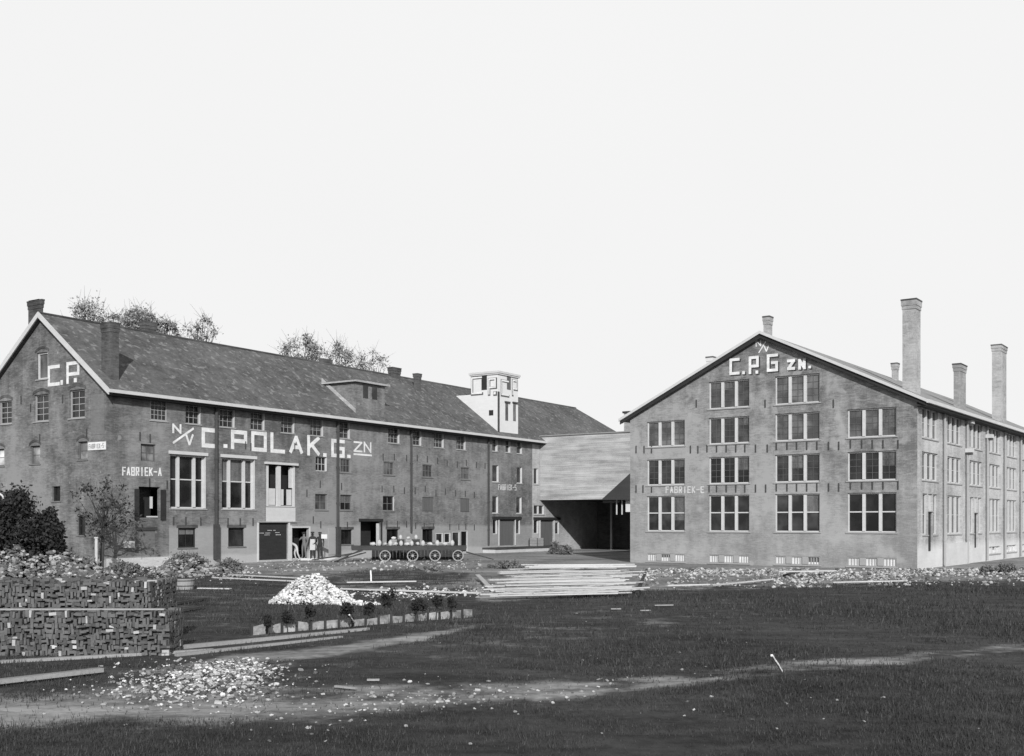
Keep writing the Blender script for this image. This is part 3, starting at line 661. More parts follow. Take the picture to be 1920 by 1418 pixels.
mb.box(us[1]+1.2, us[4]-.2, -.14, -.003, 0, 1.35); mb.build('whitewashed_panel', parent=Bb.root)
for (px, py) in ((1812, 795), (1811, 849), (1849, 822)):
    u = Bb.u('F', px); z = Bb.z('F', u, py); mb = MB(); mb.mat('white'); mb.box(u-.25, u+.35, -.42, -.01, z, z+.25); mb.mat('pipe'); mb.box(u-.2, u+.3, -.36, -.02, z-.14, z-.003); mb.build('wall_bracket', parent=Bb.root)
mb = MB(); mb.mat('brickB'); mb.poly([(0, 2*HB, 0), (LB, 2*HB, 0), (LB, 2*HB, EB), (0, 2*HB, EB)]); mb.poly([(LB, 0, 0), (LB, 2*HB, 0), (LB, 2*HB, EB), (LB, HB, RB), (LB, 0, EB)]); mb.build('rear_wall', parent=Bb.root)
OV = .6; VO = .36; k = slB; zE = EB-OV*k
mb = MB(); mb.mat('roofB'); th = .12
mb.prism([(-VO, -OV, zE), (LB+.5, -OV, zE), (LB+.5, HB, RB), (-VO, HB, RB)], (0, 0, th)); mb.prism([(-VO, 2*HB+OV, zE), (LB+.5, 2*HB+OV, zE), (LB+.5, HB+.002, RB), (-VO, HB+.002, RB)], (0, 0, th))
rb = mb.build('roof', parent=Bb.root)
mb = MB(); mb.mat('white'); mb.box(-VO-.05, LB+.5, -OV-.15, -OV-.004, zE-.04, zE+.15); mb.build('gutter', parent=Bb.root)
mb = MB(); mb.mat('dark'); mb.box(-.2, LB+.4, -OV+.01, -.005, zE-.16, zE-.03)
for s_ in (0, 1):
    y0 = -OV if s_ == 0 else 2*HB+OV
    mb.prism([(-VO+.05, y0, zE-.02), (-VO+.05, HB, RB-.02), (-VO+.05, HB, RB-.26), (-VO+.05, y0, zE-.2)], (.06, 0, 0))
    mb.prism([(-VO+.115, y0, zE-.05), (-VO+.115, HB, RB-.05), (-VO+.115, HB, RB-.12), (-VO+.115, y0, zE-.12)], (VO-.12, 0, 0))
mb.build('soffit', parent=Bb.root)
mb = MB(); mb.mat('white')
for s_ in (0, 1):
    y0 = -OV-.05 if s_ == 0 else 2*HB+OV+.05
    mb.prism([(-VO-.06, y0, zE-.01), (-VO-.06, HB, RB), (-VO-.06, HB, RB+th+.06), (-VO-.06, y0, zE+th+.04)], (.055, 0, 0))
mb.build('bargeboard', parent=Bb.root)
chim_px(Bb, 1.6, 1692, 1726, 559, .72, 9.3, 'chimB', ch=.4, cap=.07)
chim_px(Bb, 1.2, 1788, 1811, 681, .52, 9.3, 'chimB', cap=.07)
chim_px(Bb, 1.2, 1860, 1887, 645, .6, 9.3, 'chimB', cap=.07)
chim_px(Bb, 7.4, 1672, 1685, 680, .7, 12.2, 'chimB', cap=.06)
chim_px(Bb, 9.0, 1432, 1448, 592, .6, 12.9, 'chimB', cap=.05)
chim_px(Bb, 12.6, 1325, 1343, 668, .6, 11.2, 'render', cap=.05)
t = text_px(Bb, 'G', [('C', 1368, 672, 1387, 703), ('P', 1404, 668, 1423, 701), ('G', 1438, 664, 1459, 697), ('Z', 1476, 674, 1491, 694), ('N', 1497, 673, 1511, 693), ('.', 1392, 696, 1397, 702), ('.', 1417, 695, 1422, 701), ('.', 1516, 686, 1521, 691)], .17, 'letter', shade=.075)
t['label'] = 'white block letters C P G ZN with dark edges'
text_px(Bb, 'G', [('N', 1417, 637, 1427, 650), ('/', 1422, 640, 1437, 662), ('V', 1432, 648, 1442, 660)], .06, 'letter')
word_px(Bb, 'G', 'FABRIEK-E', 1248, 912, 1320, 925, .07, 'faint')
# ================================================================= BOARDED BRIDGE between the two
Cx = A.u('F', 1012)
cb = empty('boarded_passage', tuple(A.world(Cx, -.01)), math.atan2(A.dy, A.dx), label='pale boarded building spanning the dark open passage between the two factories', cat='outbuilding')
z0, z1 = A.z('F', Cx, 938), A.z('F', Cx, 819)
mb = MB(); mb.mat('boards'); mb.box(0, .12, -21.9, -.02, z0, z1); mb.build('front_boarding', parent=cb)
mb = MB(); mb.mat('roofB'); mb.box(-.12, 11, -21.95, -.015, z1, z1+.1); mb.build('roof', parent=cb)
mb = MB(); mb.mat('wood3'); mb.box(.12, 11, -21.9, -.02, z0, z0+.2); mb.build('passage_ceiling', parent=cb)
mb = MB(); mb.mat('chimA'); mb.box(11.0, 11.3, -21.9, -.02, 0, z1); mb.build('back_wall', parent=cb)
for (a, b) in ((-6.5, -5.0), (-9.3, -7.6), (-12.5, -10.8)):
    mb = MB(); mb.mat('greypaint'); mb.box(10.93, 10.99, a, b, 2.6, 4.1); f = mb.build('window', parent=cb)
    mb = MB(); mb.mat('glass2')
    for i in range(3):
        for j in range(2): wd = (b-a)/3; mb.box(10.90, 10.929, a+wd*i+.07, a+wd*(i+1)-.07, 2.68+.7*j, 3.32+.7*j)
    mb.build('pane', parent=f)
for (a, b) in ((-8.8, -6.2), (-13.4, -10.6)):
    mb = MB(); mb.mat('shutter'); mb.box(10.90, 10.99, a, b, 0, 2.3); mb.build('door', parent=cb)
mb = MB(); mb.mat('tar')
def cpx(px, py, off=0):   # place on the front plane
    y = A.u('G', px, Cx+off); return y, zpix(py, A.Y0+(Cx+off)*A.dy+y*A.dx)
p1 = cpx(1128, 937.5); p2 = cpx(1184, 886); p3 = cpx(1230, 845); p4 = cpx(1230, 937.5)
mb.prism([(-.10, p[0], p[1]) for p in (p1, p2, p3, p4)], (.09, 0, 0)); mb.build('tarred_boarding', parent=cb)  # dark panel painting in a cast shadow on the front boarding
for (xx, yy) in ((2.5, -9), (2.5, -15), (6.5, -9), (6.5, -15), (6.5, -4)):
    mb = MB(); mb.mat('wood2'); mb.box(xx, xx+.18, yy-.09, yy+.09, 0, z0-.2); mb.box(xx+.02, xx+.16, yy-.9, yy+.9, z0-.2, z0-.003); mb.build('passage_post', parent=cb)
mb = MB()
p1 = cpx(1168, 960); p2 = cpx(1215, 938.5); mb = MB(); mb.mat('render'); mb.box(.5, .8, p2[0], p1[0], p1[1], z0-.01); mb.build('hanging_panel', parent=cb)
mb = MB(); mb.mat('white')
for px in (1150, 1160): y, z = cpx(px, 965); mb.box(.6, .68, y-.05, y+.05, z, z0-.01)
mb.build('post', parent=cb)
y, z = cpx(1184, 770, 3); y2, _ = cpx(1173.5, 770, 3); mb = MB(); mb.mat('chimB'); mb.box(2.6, 3.4, y-1.5, y2, z1, z-.25); mb.mat('shade'); mb.box(2.5, 3.5, y-1.6, y2+.12, z-.25, z-.08); mb.build('chimney', parent=cb)
# ================================================================= GROUND
def interp(pts, x):
    return np.interp(x, [p[0] for p in pts], [p[1] for p in pts])
EDGE = [(-400, 1062), (300, 1066), (420, 1075), (600, 1082), (700, 1066), (880, 1072), (905, 1126), (1190, 1108), (1350, 1102), (1600, 1093), (2400, 1082)]
TR1 = [(-400, 1352), (14, 1342), (200, 1330), (400, 1322), (600, 1326), (700, 1310), (900, 1302), (1100, 1292), (1300, 1272), (1500, 1252), (1700, 1234), (1920, 1210), (2300, 1170)]
TW1 = [(-400, 38), (14, 38), (300, 42), (600, 38), (800, 27), (1100, 20), (1300, 16), (1900, 12), (2300, 8)]
TR2 = [(250, 1262), (420, 1240), (600, 1226), (700, 1213), (800, 1195), (900, 1178)]; TW2 = [(250, 0), (420, 11), (600, 13), (800, 9), (900, 0)]
def zones(x, y):
    px = 960+x/y*F; py = HZ+H*F/y
    e = interp(EDGE, px); d = np.clip((e-py)/14+.45, 0, 1)*.95
    d = np.where(px < 900, d*.75, d)
    rr = (py-interp(TR1, px))/np.maximum(interp(TW1, px), 1)
    t1 = np.clip(1.25-np.abs(rr), 0, 1)*(1-.35*np.exp(-((rr+.1)/.28)**2)*(px > 500))*interp([(0, .8), (900, .8), (1250, .74), (1500, .62), (1920, .66)], px)
    t2 = np.clip(1.2-np.abs(py-interp(TR2, px))/np.maximum(interp(TW2, px), .5), 0, 1)*.8*((px > 250) & (px < 900))
    mound = np.exp(-((px-420)/110)**2-((py-1290)/34)**2)*.8
    yard = .9*np.exp(-((px-800)/120)**4-((py-1054)/6)**2)+.22*((px > 630) & (px < 910) & (py < 1105))+.12*np.exp(-((px-1050)/260)**2-((py-1185)/50)**2)+np.exp(-((px-900)/90)**2-((py-1100)/22)**2)*.5 + .26*((px < 900) & (py < 1180) & (px > 330)) + .15*np.exp(-((px-1450)/500)**2-((py-1165)/30)**2)
    nz = np.sin(x*.9+1.3*np.sin(y*.5))*np.sin(y*.8+1.1*np.sin(x*.37))+.6*np.sin(x*.31-y*.22+1)+.5*np.sin(x*2.3+y*1.1)*np.sin(y*1.9-x*.7)+.5*np.sin(y*3.1+x*.35+2*np.sin(x*.6))
    yard = yard+.20*nz*((py > 1095))*np.where(py > 1340, .35, 1)+.16*np.exp(-((px-950)/420)**2-((py-1190)/60)**2)+.10*(px < 700)*(py < 1300)
    return np.clip(np.maximum.reduce([d, t1, t2, mound])+yard*.6, 0, 1), (t1 > .3) | (t2 > .3), d > .5
def ground():
    xs = np.concatenate([[-900, -400, -200, -120, -90], np.arange(-70, 70.01, .3), [90, 120, 200, 400, 900]])
    ys = [ -300, -60, 0, 5]; y = 8.5
    while y < 140: ys.append(y); y *= 1.0125
    ys += [160, 220, 400, 900, 2500]; ys = np.array(ys)
    X, Y = np.meshgrid(xs, ys); Z = np.vectorize(gz)(X, Y)
    Z = np.where((Y < 8) | (np.abs(X) > 69), 0, Z)
    V = np.stack([X, Y, Z], -1).reshape(-1, 3); nx = len(xs)
    dz, tr, yd = zones(X, np.maximum(Y, 1)); dz = np.where((Y < 8), .1, dz)
    i, j = np.meshgrid(np.arange(len(ys)-1), np.arange(nx-1), indexing='ij'); a = (i*nx+j).ravel()
    Q = np.stack([a, a+1, a+nx+1, a+nx], -1)
    cls = np.where(tr[:-1, :-1].ravel(), 1, np.where(yd[:-1, :-1].ravel(), 2, 0)); cls[(Y[:-1, :-1].ravel() < 8)] = 0
    for c, nm in ((0, 'ground'), (1, 'dirt_track'), (2, 'yard_ground')):
        q = Q[cls == c]; used = np.unique(q); re = np.zeros(len(V), int); re[used] = np.arange(len(used))
        me = bpy.data.meshes.new(nm); me.from_pydata(V[used].tolist(), [], re[q].tolist())
        at_ = me.attributes.new('dirt', 'FLOAT', 'POINT'); at_.data.foreach_set('value', dz.reshape(-1)[used].astype(np.float32))
        me.polygons.foreach_set('use_smooth', [True]*len(me.polygons)); me.materials.append(M['grass'])
        o = bpy.data.objects.new(nm, me); COL.objects.link(o); o['kind'] = 'structure'
        lab = {0: 'dark rough grass field in front of the factories', 1: 'pale trodden dirt track crossing the dark grass', 2: 'pale trodden yard at the foot of the factories'}[c]
        o['label'] = lab; o['category'] = {0: 'ground', 1: 'track', 2: 'yard'}[c]
ground()
def npmesh(name, V, Fc, mats, parent=None, mi=None):
    me = bpy.data.meshes.new(name); V = np.asarray(V, np.float32); Fc = np.asarray(Fc, np.int32); k = Fc.shape[1]
    me.vertices.add(len(V)); me.vertices.foreach_set('co', V.ravel()); me.loops.add(Fc.size); me.loops.foreach_set('vertex_index', Fc.ravel())
    me.polygons.add(len(Fc)); me.polygons.foreach_set('loop_start', np.arange(len(Fc), dtype=np.int32)*k)
    for m in mats: me.materials.append(M[m])
    if mi is not None: me.polygons.foreach_set('material_index', np.asarray(mi, np.int32))
    me.update(calc_edges=True); me.validate(); o = bpy.data.objects.new(name, me); COL.objects.link(o)
    if parent: o.parent = parent
    return o
def grass_blades():
    n = 340000
    u = rng.random(n); y = 1/(1/10.5+(1/62-1/10.5)*u); x = (rng.random(n)*2-1)*(y*.50+1)
    cl = np.sin(x*1.9+np.sin(y*1.3)*2)*np.sin(y*1.7+np.sin(x*.9)*2)+np.sin(x*.43+y*.31)*.8
    d, _, _ = zones(x, y); p = np.clip(.55+.35*cl, .08, 1)*np.clip(1.05-d*1.6, .03, 1)
    k = rng.random(n) < p; x, y, cl = x[k], y[k], cl[k]; n = len(x); z = np.array([gz(a, b) for a, b in zip(x, y)])
    h = (.025+.05*rng.random(n)**2)*(1+.35*cl); h = np.maximum(h, .02)*np.clip(y/16, 1, 2); a = rng.random(n)*6.28; wd = .0045*np.clip(y/10, 1, 5)
    lx = (rng.random(n)-.5)*h*.9; ly = (rng.random(n)-.5)*h*.9
    V = np.empty((n, 3, 3)); V[:, 0] = np.stack([x-wd*np.cos(a), y-wd*np.sin(a), z-.01], -1); V[:, 1] = np.stack([x+wd*np.cos(a), y+wd*np.sin(a), z-.01], -1)
    V[:, 2] = np.stack([x+lx, y+ly, z+h], -1)
    o = npmesh('grass', V.reshape(-1, 3), np.arange(3*n).reshape(-1, 3), ['leafg', 'leafg2'], mi=(rng.random(n) < .16).astype(int))
    tag(o, 'short rough grass tufts over the dark field', 'grass', kind='stuff')
grass_blades()
# ================================================================= TREES, BUSHES
def leaves(name, centers, radii, per, size, mat, parent, flat=1.0, upright=False):
    V = []; 
    for c, r in zip(centers, radii):
        n = int(per*random.uniform(.6, 1.3)); p = rng.normal(0, .45, (n, 3))*r*np.array([1, 1, flat])+np.array(c)
        d = rng.normal(0, 1, (n, 3)); d /= np.linalg.norm(d, axis=1)[:, None]; e = rng.normal(0, 1, (n, 3)); e -= (e*d).sum(1)[:, None]*d; e /= np.linalg.norm(e, axis=1)[:, None]
        s = size*(.6+.9*rng.random((n, 1))); V.append(np.stack([p-d*s, p+e*s*.6, p+d*s, p-e*s*.6], 1))
    V = np.concatenate(V).reshape(-1, 3); V[:, 2] = np.maximum(V[:, 2], .02)
    return npmesh(name, V, np.arange(len(V)).reshape(-1, 4), [mat], parent)
def tree(name, base, h, cr, ch, nclump, per, size, mat, label, group, cat='tree', cl_r=.55, lean=0, trunk_r=.22, seed=1, twigs=0):
    random.seed(seed); global rng; rng = np.random.default_rng(seed)
    t = empty(name, tuple(base), 0, label=label, cat=cat, group=group)
    mb = MB(); mb.mat('bark'); zc = h-ch; cx = lean
    mb.tube((0, 0, -.1), (cx*.5, 0, zc*.5), trunk_r, trunk_r*.8, 7); mb.tube((cx*.5, 0, zc*.5), (cx, 0, zc+ch*.35), trunk_r*.8, trunk_r*.4, 7)
    cen = []; rad = []
    for i in range(nclump):
        a = random.uniform(0, 6.28); q = random.random()**.5; zz = random.uniform(0, 1); rr = cr*q*math.sin(math.pi*(.15+.8*zz))**.6
        c = (cx+rr*math.cos(a), rr*math.sin(a), zc+ch*zz*.93); cen.append(c); rad.append(cl_r*cr*random.uniform(.35, .8))
        s0 = (cx*.8, 0, zc+ch*random.uniform(-.05, .3)); mid = ((s0[0]+c[0])/2+random.uniform(-.1, .1)*cr, (s0[1]+c[1])/2, (s0[2]+c[2])/2-.08*ch)
        mb.tube(s0, mid, trunk_r*.25, trunk_r*.16, 5); mb.tube(mid, c, trunk_r*.16, trunk_r*.05, 4)
        for _ in range(twigs):
            e = (c[0]+random.gauss(0, .3)*cr, c[1]+random.gauss(0, .3)*cr, c[2]+random.uniform(-.05, .3)*ch); mb.tube(c, e, trunk_r*.07, trunk_r*.02, 3)
    mb.build('trunk', parent=t)
    leaves('crown', cen, rad, per, size, mat, t)
    return t
gT = 'sparse autumn trees rising behind the warehouse roof'
TL = [(162, 560, 36, 88, 16, 70, 'sparse tree beyond the roof nearest the left gable chimney'), (262, 578, 30, 90, 16, 95, 'dense small tree top directly behind the second ridge chimney'),
      (312, 598, 20, 92, 10, 70, 'low tree top just right of the second ridge chimney'), (378, 592, 24, 94, 8, 26, 'thin nearly bare tree top over the ridge between the chimneys'),
      (568, 627, 30, 102, 14, 60, 'leafy tree top left of the middle ridge chimney'), (640, 638, 34, 104, 14, 48, 'wispy wide tree top just right of the middle ridge chimney'),
      (700, 655, 28, 108, 9, 30, 'faint bare tree top left of the square ridge chimney'), (215, 588, 22, 96, 7, 30, 'faint low tree top between the two left chimneys')]
for i, (px, py, hw, Y, nc, per, lab) in enumerate(TL):
    b = at(px, Y, 0); h = zpix(py, Y); cr = hw/F*Y
    tree('tree', b, h, cr*1.55, min(7, cr*3.8), int(nc*3.8), per*1.3, .10, 'leaff', lab, gT, cl_r=.45, trunk_r=.24, seed=20+i, twigs=4)
tree('young_tree', at(190, 59.5, 0), 5.3, 1.6, 3.3, 30, 24, .075, 'leafd', 'young thin dark tree standing at the warehouse corner', None, lean=.12, trunk_r=.13, seed=5, twigs=5, cl_r=.4)
random.seed(3); rng = np.random.default_rng(3)
def bush(px, Y, hw, h, mat, label, group=None, size=.09, per=160, n=26, name='bush', cat='bush', depth=1.0):
    r = hw/F*Y; t = empty(name, tuple(at(px, Y, 0)), 0, label=label, cat=cat, group=group); cen = []; rad = []; mb = MB(); mb.mat('bark')
    for i in range(n):
        a = random.uniform(0, 6.28); q = random.random()**.5; zz = random.random()
        w_ = math.sqrt(max(0.05, 1-zz**2)); c = (r*q*w_*math.cos(a), r*q*w_*depth*math.sin(a), h*(.08+.85*zz)); cen.append(c); rad.append(random.uniform(.25, .5)*min(r, h))
        mb.tube((0+random.uniform(-.1, .1), 0, 0), c, .03, .008, 4)
    mb.build('stem', parent=t); leaves('foliage', cen, rad, per, size, mat, t)
    return t
bush(20, 55, 62, 4.1, 'leafd', 'tall dark bush at the left edge below the gable', 'dark bushes below the gable', per=330, n=40)
bush(88, 56, 36, 3.3, 'leafd', 'lower dark bush right of the tall one below the gable', 'dark bushes below the gable', per=300, n=30)
bush(-45, 55, 50, 3.6, 'leafd', 'dark bush cut off by the left edge of the picture', 'dark bushes below the gable', per=260, n=26)
bush(165, 53, 34, .7, 'leafm', 'low grey leafy weeds beside the young tree', 'pale weeds along the yard', size=.06, per=260, n=30)
bush(350, 56, 55, .8, 'leafm', 'grey weedy mound below the tall warehouse windows', 'pale weeds along the yard', size=.06, per=260, n=30)
bush(425, 58, 26, .5, 'leafm', 'small weed clump beside the black door', 'pale weeds along the yard', size=.06, per=200, n=18)
bush(232, 55, 34, .5, 'leafm', 'low weeds against the pale plinth', 'pale weeds along the yard', size=.06, per=200, n=20)
bush(1043, 90, 14, .9, 'leafm', 'small shrub at the end of the loading dock', 'pale weeds along the yard', size=.08, per=120, n=14)
bush(1062, 88, 12, .7, 'leafm', 'weeds at the mouth of the dark passage', 'pale weeds along the yard', size=.08, per=120, n=12)
bush(950, 62, 40, .35, 'leafm', 'low weeds in front of the loading dock', 'pale weeds along the yard', size=.05, per=200, n=22)
bush(800, 58, 70, .22, 'leafm', 'rough weeds in the yard before the carts', 'pale weeds along the yard', size=.05, per=220, n=24)
bush(1880, 56, 40, .4, 'leafm', 'weeds at the foot of the pale side wall', 'pale weeds along the yard', size=.05, per=160, n=20)
# small shed at far left
sh = empty('shed', tuple(at(6, 63.5, 0)), .35, label='small shed with dark sloping roof half hidden by bushes at left', cat='shed')
mb = MB(); mb.mat('render'); mb.prism([(-1.6, 0, 0), (1.6, 0, 0), (1.6, 0, 3.2), (-1.6, 0, 5.3)], (0, 1.2, 0)); mb.build('wall', parent=sh)
mb = MB(); mb.mat('chimA'); mb.prism([(-1.75, -.15, 5.38), (1.8, -.15, 3.1), (1.8, -.15, 3.22), (-1.75, -.15, 5.5)], (0, 1.5, 0)); mb.build('roof', parent=sh)
mb = MB(); mb.mat('dark'); mb.box(-.9, .1, -.05, -.003, 1.2, 2.6); mb.build('window', parent=sh)
mb = MB(); mb.mat('wood'); mb.box(-.07, .07, -.06, .06, 0, 1.75); mb.box(-.1, .1, -.085, .085, 1.75, 1.82)
o = mb.build('post'); o.location = at(181, 58.6, 0); tag(o, 'pale wooden post beside the young tree', 'post')
# ================================================================= PILES (uncountable) 
def rubble(name, label, cat, pts, mats, size, kind='stuff', seed=1):
    random.seed(seed); mb = MB()
    for (x, y, z) in pts:
        mb.mat(random.choice(mats)); s = size*(.4+1.5*random.random()**3+.3*random.random())
        if random.random() < .6: mb.blob((x, y, z+s*.3), s, 6, 4, .3, (1, random.uniform(.6, 1), random.uniform(.45, .8)))
        else:
            R = Matrix.Rotation(random.uniform(0, 6.28), 3, 'Z') @ Matrix.Rotation(random.uniform(-.6, .6), 3, 'X') @ Matrix.Rotation(random.uniform(-.6, .6), 3, 'Y')
            mb.obox((x, y, z+s*.3), (s*2.1, s*1.1, s*.7), R)
    o = mb.build(name); return tag(o, label, cat, kind=kind)
random.seed(11)
def cone_pts(cx, cy, r, h, n, ry=None, lump=0):
    P = []
    for _ in range(n):
        a = random.uniform(0, 6.28); q = random.random()**.5; x = cx+q*r*math.cos(a); y = cy+q*(ry or r)*math.sin(a)
        f = 1+lump*(.5*math.sin(a*2+.6)+.35*math.sin(a*5+1)+.3*math.sin(q*9+a)); x = cx+(x-cx)*(1+.35*(f-1)); y = cy+(y-cy)*(1+.35*(f-1))
        P.append((x, y, gz(x, y)+h*max(0, 1-q**1.25)*f**.5*random.uniform(.88, 1.02)))
    return P
c = at(583, 35.6); mb_pts = cone_pts(c.x, c.y, 1.32, .88, 3400, 1.2, lump=.28)
core = MB(); core.mat('stonew')
rubble('stone_pile', 'heap of broken white stones before the warehouse', 'stone pile', mb_pts, ['stonew', 'stonew', 'concrete', 'stonew', 'stoneg', 'concrete'], .036, seed=2)
c2 = at(640, 33.9); rubble('scattered_stones', 'white stones spilled right of the heap', 'stones', cone_pts(c2.x+.3, c2.y+.8, .8, .08, 150, .4), ['stonew'], .05, seed=3)
P = []
for _ in range(2200):
    px = random.gauss(365, 90) if random.random() < .6 else random.gauss(440, 38); py = random.gauss(1280-(px-370)*.05, 19)
    if not 1236 < py < 1340: continue
    Y = ypix(py); x = (px-960)/F*Y; P.append((x, Y, gz(x, Y)+.16*math.exp(-((px-430)/90)**2-((py-1280)/28)**2)))
rubble('rubble_heap', 'low heap of broken bricks and plaster in the foreground', 'rubble', P, ['stonew', 'concrete', 'stoneg', 'stoneg', 'brickp', 'brickm', 'brickd'], .023, seed=4)
P = []
for _ in range(900):
    px = random.uniform(-20, 1400); s_ = interp(TW1, px)
    if random.random() > math.exp(-((px-740)/330)**2): continue
    py = interp(TR1, px)+random.gauss(0, .45)*s_; Y = ypix(py); x = (px-960)/F*Y; P.append((x, Y, gz(x, Y)))
rubble('track_stones', 'small pale stones strewn along the dirt track', 'stones', P, ['stoneg', 'concrete', 'stoneg', 'brickp', 'brickm'], .02, seed=5)
P = []
for _ in range(3600):
    px = random.uniform(1200, 1930); py = random.gauss(1079-(px-1200)*.006+5*math.sin(px*.013), 6+3*math.sin(px*.031)) if random.random() < .8 else random.uniform(1066, 1100)
    if math.sin(px*.05+2)*math.sin(px*.017) > .55 and random.random() < .7: continue
    if py < 1066: continue
    Y = ypix(py); x = (px-960)/F*Y; P.append((x, Y, gz(x, Y)+.12*abs(math.sin(px*.021))*math.exp(-((py-1082)/9)**2)))
rubble('building_rubble', 'pale rubble and broken brick strewn below the gabled factory', 'rubble', P, ['concrete', 'stoneg', 'brickp', 'stoneg', 'concrete', 'brickp', 'brickm', 'brickd'], .05, seed=6)
P = []
for _ in range(1500):
    px = random.uniform(-30, 480) if random.random() < .7 else random.uniform(480, 905); py = random.gauss(1074 if px < 480 else 1056, 8)
    if py < 1048: continue
    Y = ypix(py); x = (px-960)/F*Y; P.append((x, Y, gz(x, Y)+(.3*math.exp(-((px-80)/90)**2) if px < 400 else 0)))
rubble('yard_rubble', 'pale and grey rubble strewn through the left yard', 'rubble', P, ['concrete', 'stoneg', 'stoneg', 'brickm', 'brickp'], .06, seed=7)
P = []
for _ in range(90):
    px = random.uniform(500, 1900); py = random.uniform(1125, 1400); Y = ypix(py); x = (px-960)/F*Y; P.append((x, Y, gz(x, Y)))
rubble('field_stones', 'few pale bits lying scattered over the dark field', 'stones', P, ['stoneg', 'brickm', 'stoneg', 'brickp'], .018, seed=8)
P = []
for _ in range(420):
    px = random.gauss(790, 75); py = random.gauss(1110-(px-790)*.02, 5); Y = ypix(py); x = (px-960)/F*Y; P.append((x, Y, gz(x, Y)))
rubble('pale_rubble_strip', 'strip of pale rubble behind the young shrubs', 'rubble', P, ['stonew', 'concrete', 'stoneg', 'brickp'], .04, seed=9)
# stacked clinker bricks at left, two tiers
def stack(name, label, x0, x1, y0, y1, h, seed, slope=0):
    random.seed(seed); mb = MB(); rows = max(2, int(h/.10))
    mb.mat('brickd'); mb.box(x0, x1-.08, y0+.075, y1, -.1, h-.07)
    def put(cx, cy, cz, face):
        mb.mat(random.choice(['brickd']*9+['brickm']*12+['brickp']) if random.random() > .006 else 'concrete')
        wdt = random.uniform(.035, .07); hh = random.uniform(.08, .15) ; d = .2
        sz = (wdt, d, hh) if random.random() < .62 else (hh, d, wdt)
        if face == 'x': sz = (sz[1], sz[0], sz[2])
        if face == 't': sz = (random.uniform(.17, .24), random.uniform(.08, .12), .06)
        R = Matrix.Rotation(random.gauss(0, .07), 3, 'Y') @ Matrix.Rotation(random.gauss(0, .05) if face != 't' else random.uniform(0, 3), 3, 'Z')
        mb.obox((cx, cy+random.uniform(-.02, .02), cz), sz, R)
    for r in range(rows):
        z = (r+.5)*h/rows; x = x0
        while x < x1: put(x, y0+.06, z+random.uniform(-.03, .03), 'f'); x += random.uniform(.05, .085)
        y = y0+.1
        while y < y1: put(x1-.1, y, z, 'x'); y += .07
    for _ in range(int((x1-x0)*(y1-y0)*40)): put(random.uniform(x0, x1-.05), random.uniform(y0+.08, y1), h-.1+random.uniform(-.03, .05)+.14*max(0, random.random()-.55), 't')
    o = mb.build(name); return tag(o, label, 'brick stack', kind='stuff')
X1 = at(318, 21.4).x
stack('brick_stack', 'front low tier of dark stacked clinker bricks at lower left', -16, X1, 21.3, 22.25, .86, 31)
stack('brick_stack', 'higher rear tier of dark stacked clinker bricks behind the front tier', -18, at(285, 22.6).x, 22.5, 24.3, 1.38, 32)
# ================================================================= PLANKS, individual boards
def plank(a, b, wd, th, mat, label, group, z=0.03, name='plank', tilt=0, cat='plank'):
    a = Vector((a[0], a[1], gz(a[0], a[1])+z)) if len(a) == 2 else Vector(a); b = Vector((b[0], b[1], gz(b[0], b[1])+z)) if len(b) == 2 else Vector(b)
    d = b-a; L = d.length; mb = MB(); mb.mat(mat); n = 6
    for i in range(n):
        x0, x1 = -L/2+L*i/n, -L/2+L*(i+1)/n; s0 = .012*math.sin(i*1.7); mb.box(x0, x1+(.0 if i < n-1 else 0), -wd/2+s0*.3, wd/2+s0*.3, -th/2, th/2)
    o = mb.build(name); o.location = (a+b)/2; o.rotation_euler = d.to_track_quat('X', 'Z').to_euler(); o.rotation_euler.rotate_axis('X', tilt)
    return tag(o, label, cat, group=group)
def gpt(px, py, z=0): Y = ypix(py, z); return ((px-960)/F*Y, Y, z)
random.seed(41); GPL = 'pale planks stacked in the yard before the passage'
LPL = 'long pale plank lying among the others stacked in the yard before the passage'
for i in range(34):
    t = i/33; py = 1116-50*t; l = 925+random.uniform(-28, 26)+t*28; r = 1198+random.uniform(-60, 22)-t*10
    if i % 4 == 3: l += 90
    zz = .09+.09*math.sin(min(t*3.1, 1.57))+random.uniform(0, .03)
    a = gpt(l, py+1.5, zz); b = gpt(r, py-3.5, zz)
    plank(a, b, .26 if t > .5 else .2, .04, random.choice(['wood', 'wood', 'boardold']), LPL, GPL, tilt=random.uniform(-.06, .06))
for i in range(6):
    z = .36+.045*i*.5; a = gpt(985+random.uniform(-10, 40), 1064-1.0*i, z); b = gpt(1180+random.uniform(-40, 20), 1063-1.0*i, z); plank(a, b, .26, .04, 'wood', LPL, GPL)
for px in (962, 1080, 1150, 1195):
    a = gpt(px, 1112); b = gpt(px+18, 1070); plank((a[0], a[1], .045), (b[0], b[1], .045), .12, .09, 'wood3', 'dark bearer under the stacked pale planks', 'bearers under the planks')
plank(gpt(895, 1078, .25), gpt(925, 1108, .04), .2, .04, 'wood', 'short plank leaning at the left end of the pale plank stack', None)
plank(gpt(14-60, 1283, .1), gpt(190, 1256, .1), .16, .07, 'wood2', 'weathered beam lying on the grass at the lower left edge', None)
plank(gpt(250, 1222, .05), gpt(690, 1180, .05), .12, .08, 'wood2', 'long weathered beam lying in front of the shrub row, rear one of three', 'beams before the shrub row')
plank(gpt(330, 1228, .04), gpt(640, 1195, .04), .1, .06, 'wood2', 'long weathered beam lying in front of the shrub row, middle one of three', 'beams before the shrub row')
plank(gpt(-30, 1243, .03), gpt(400, 1219, .03), .14, .06, 'wood2', 'long weathered beam along the foot of the front brick stack', 'beams before the shrub row')
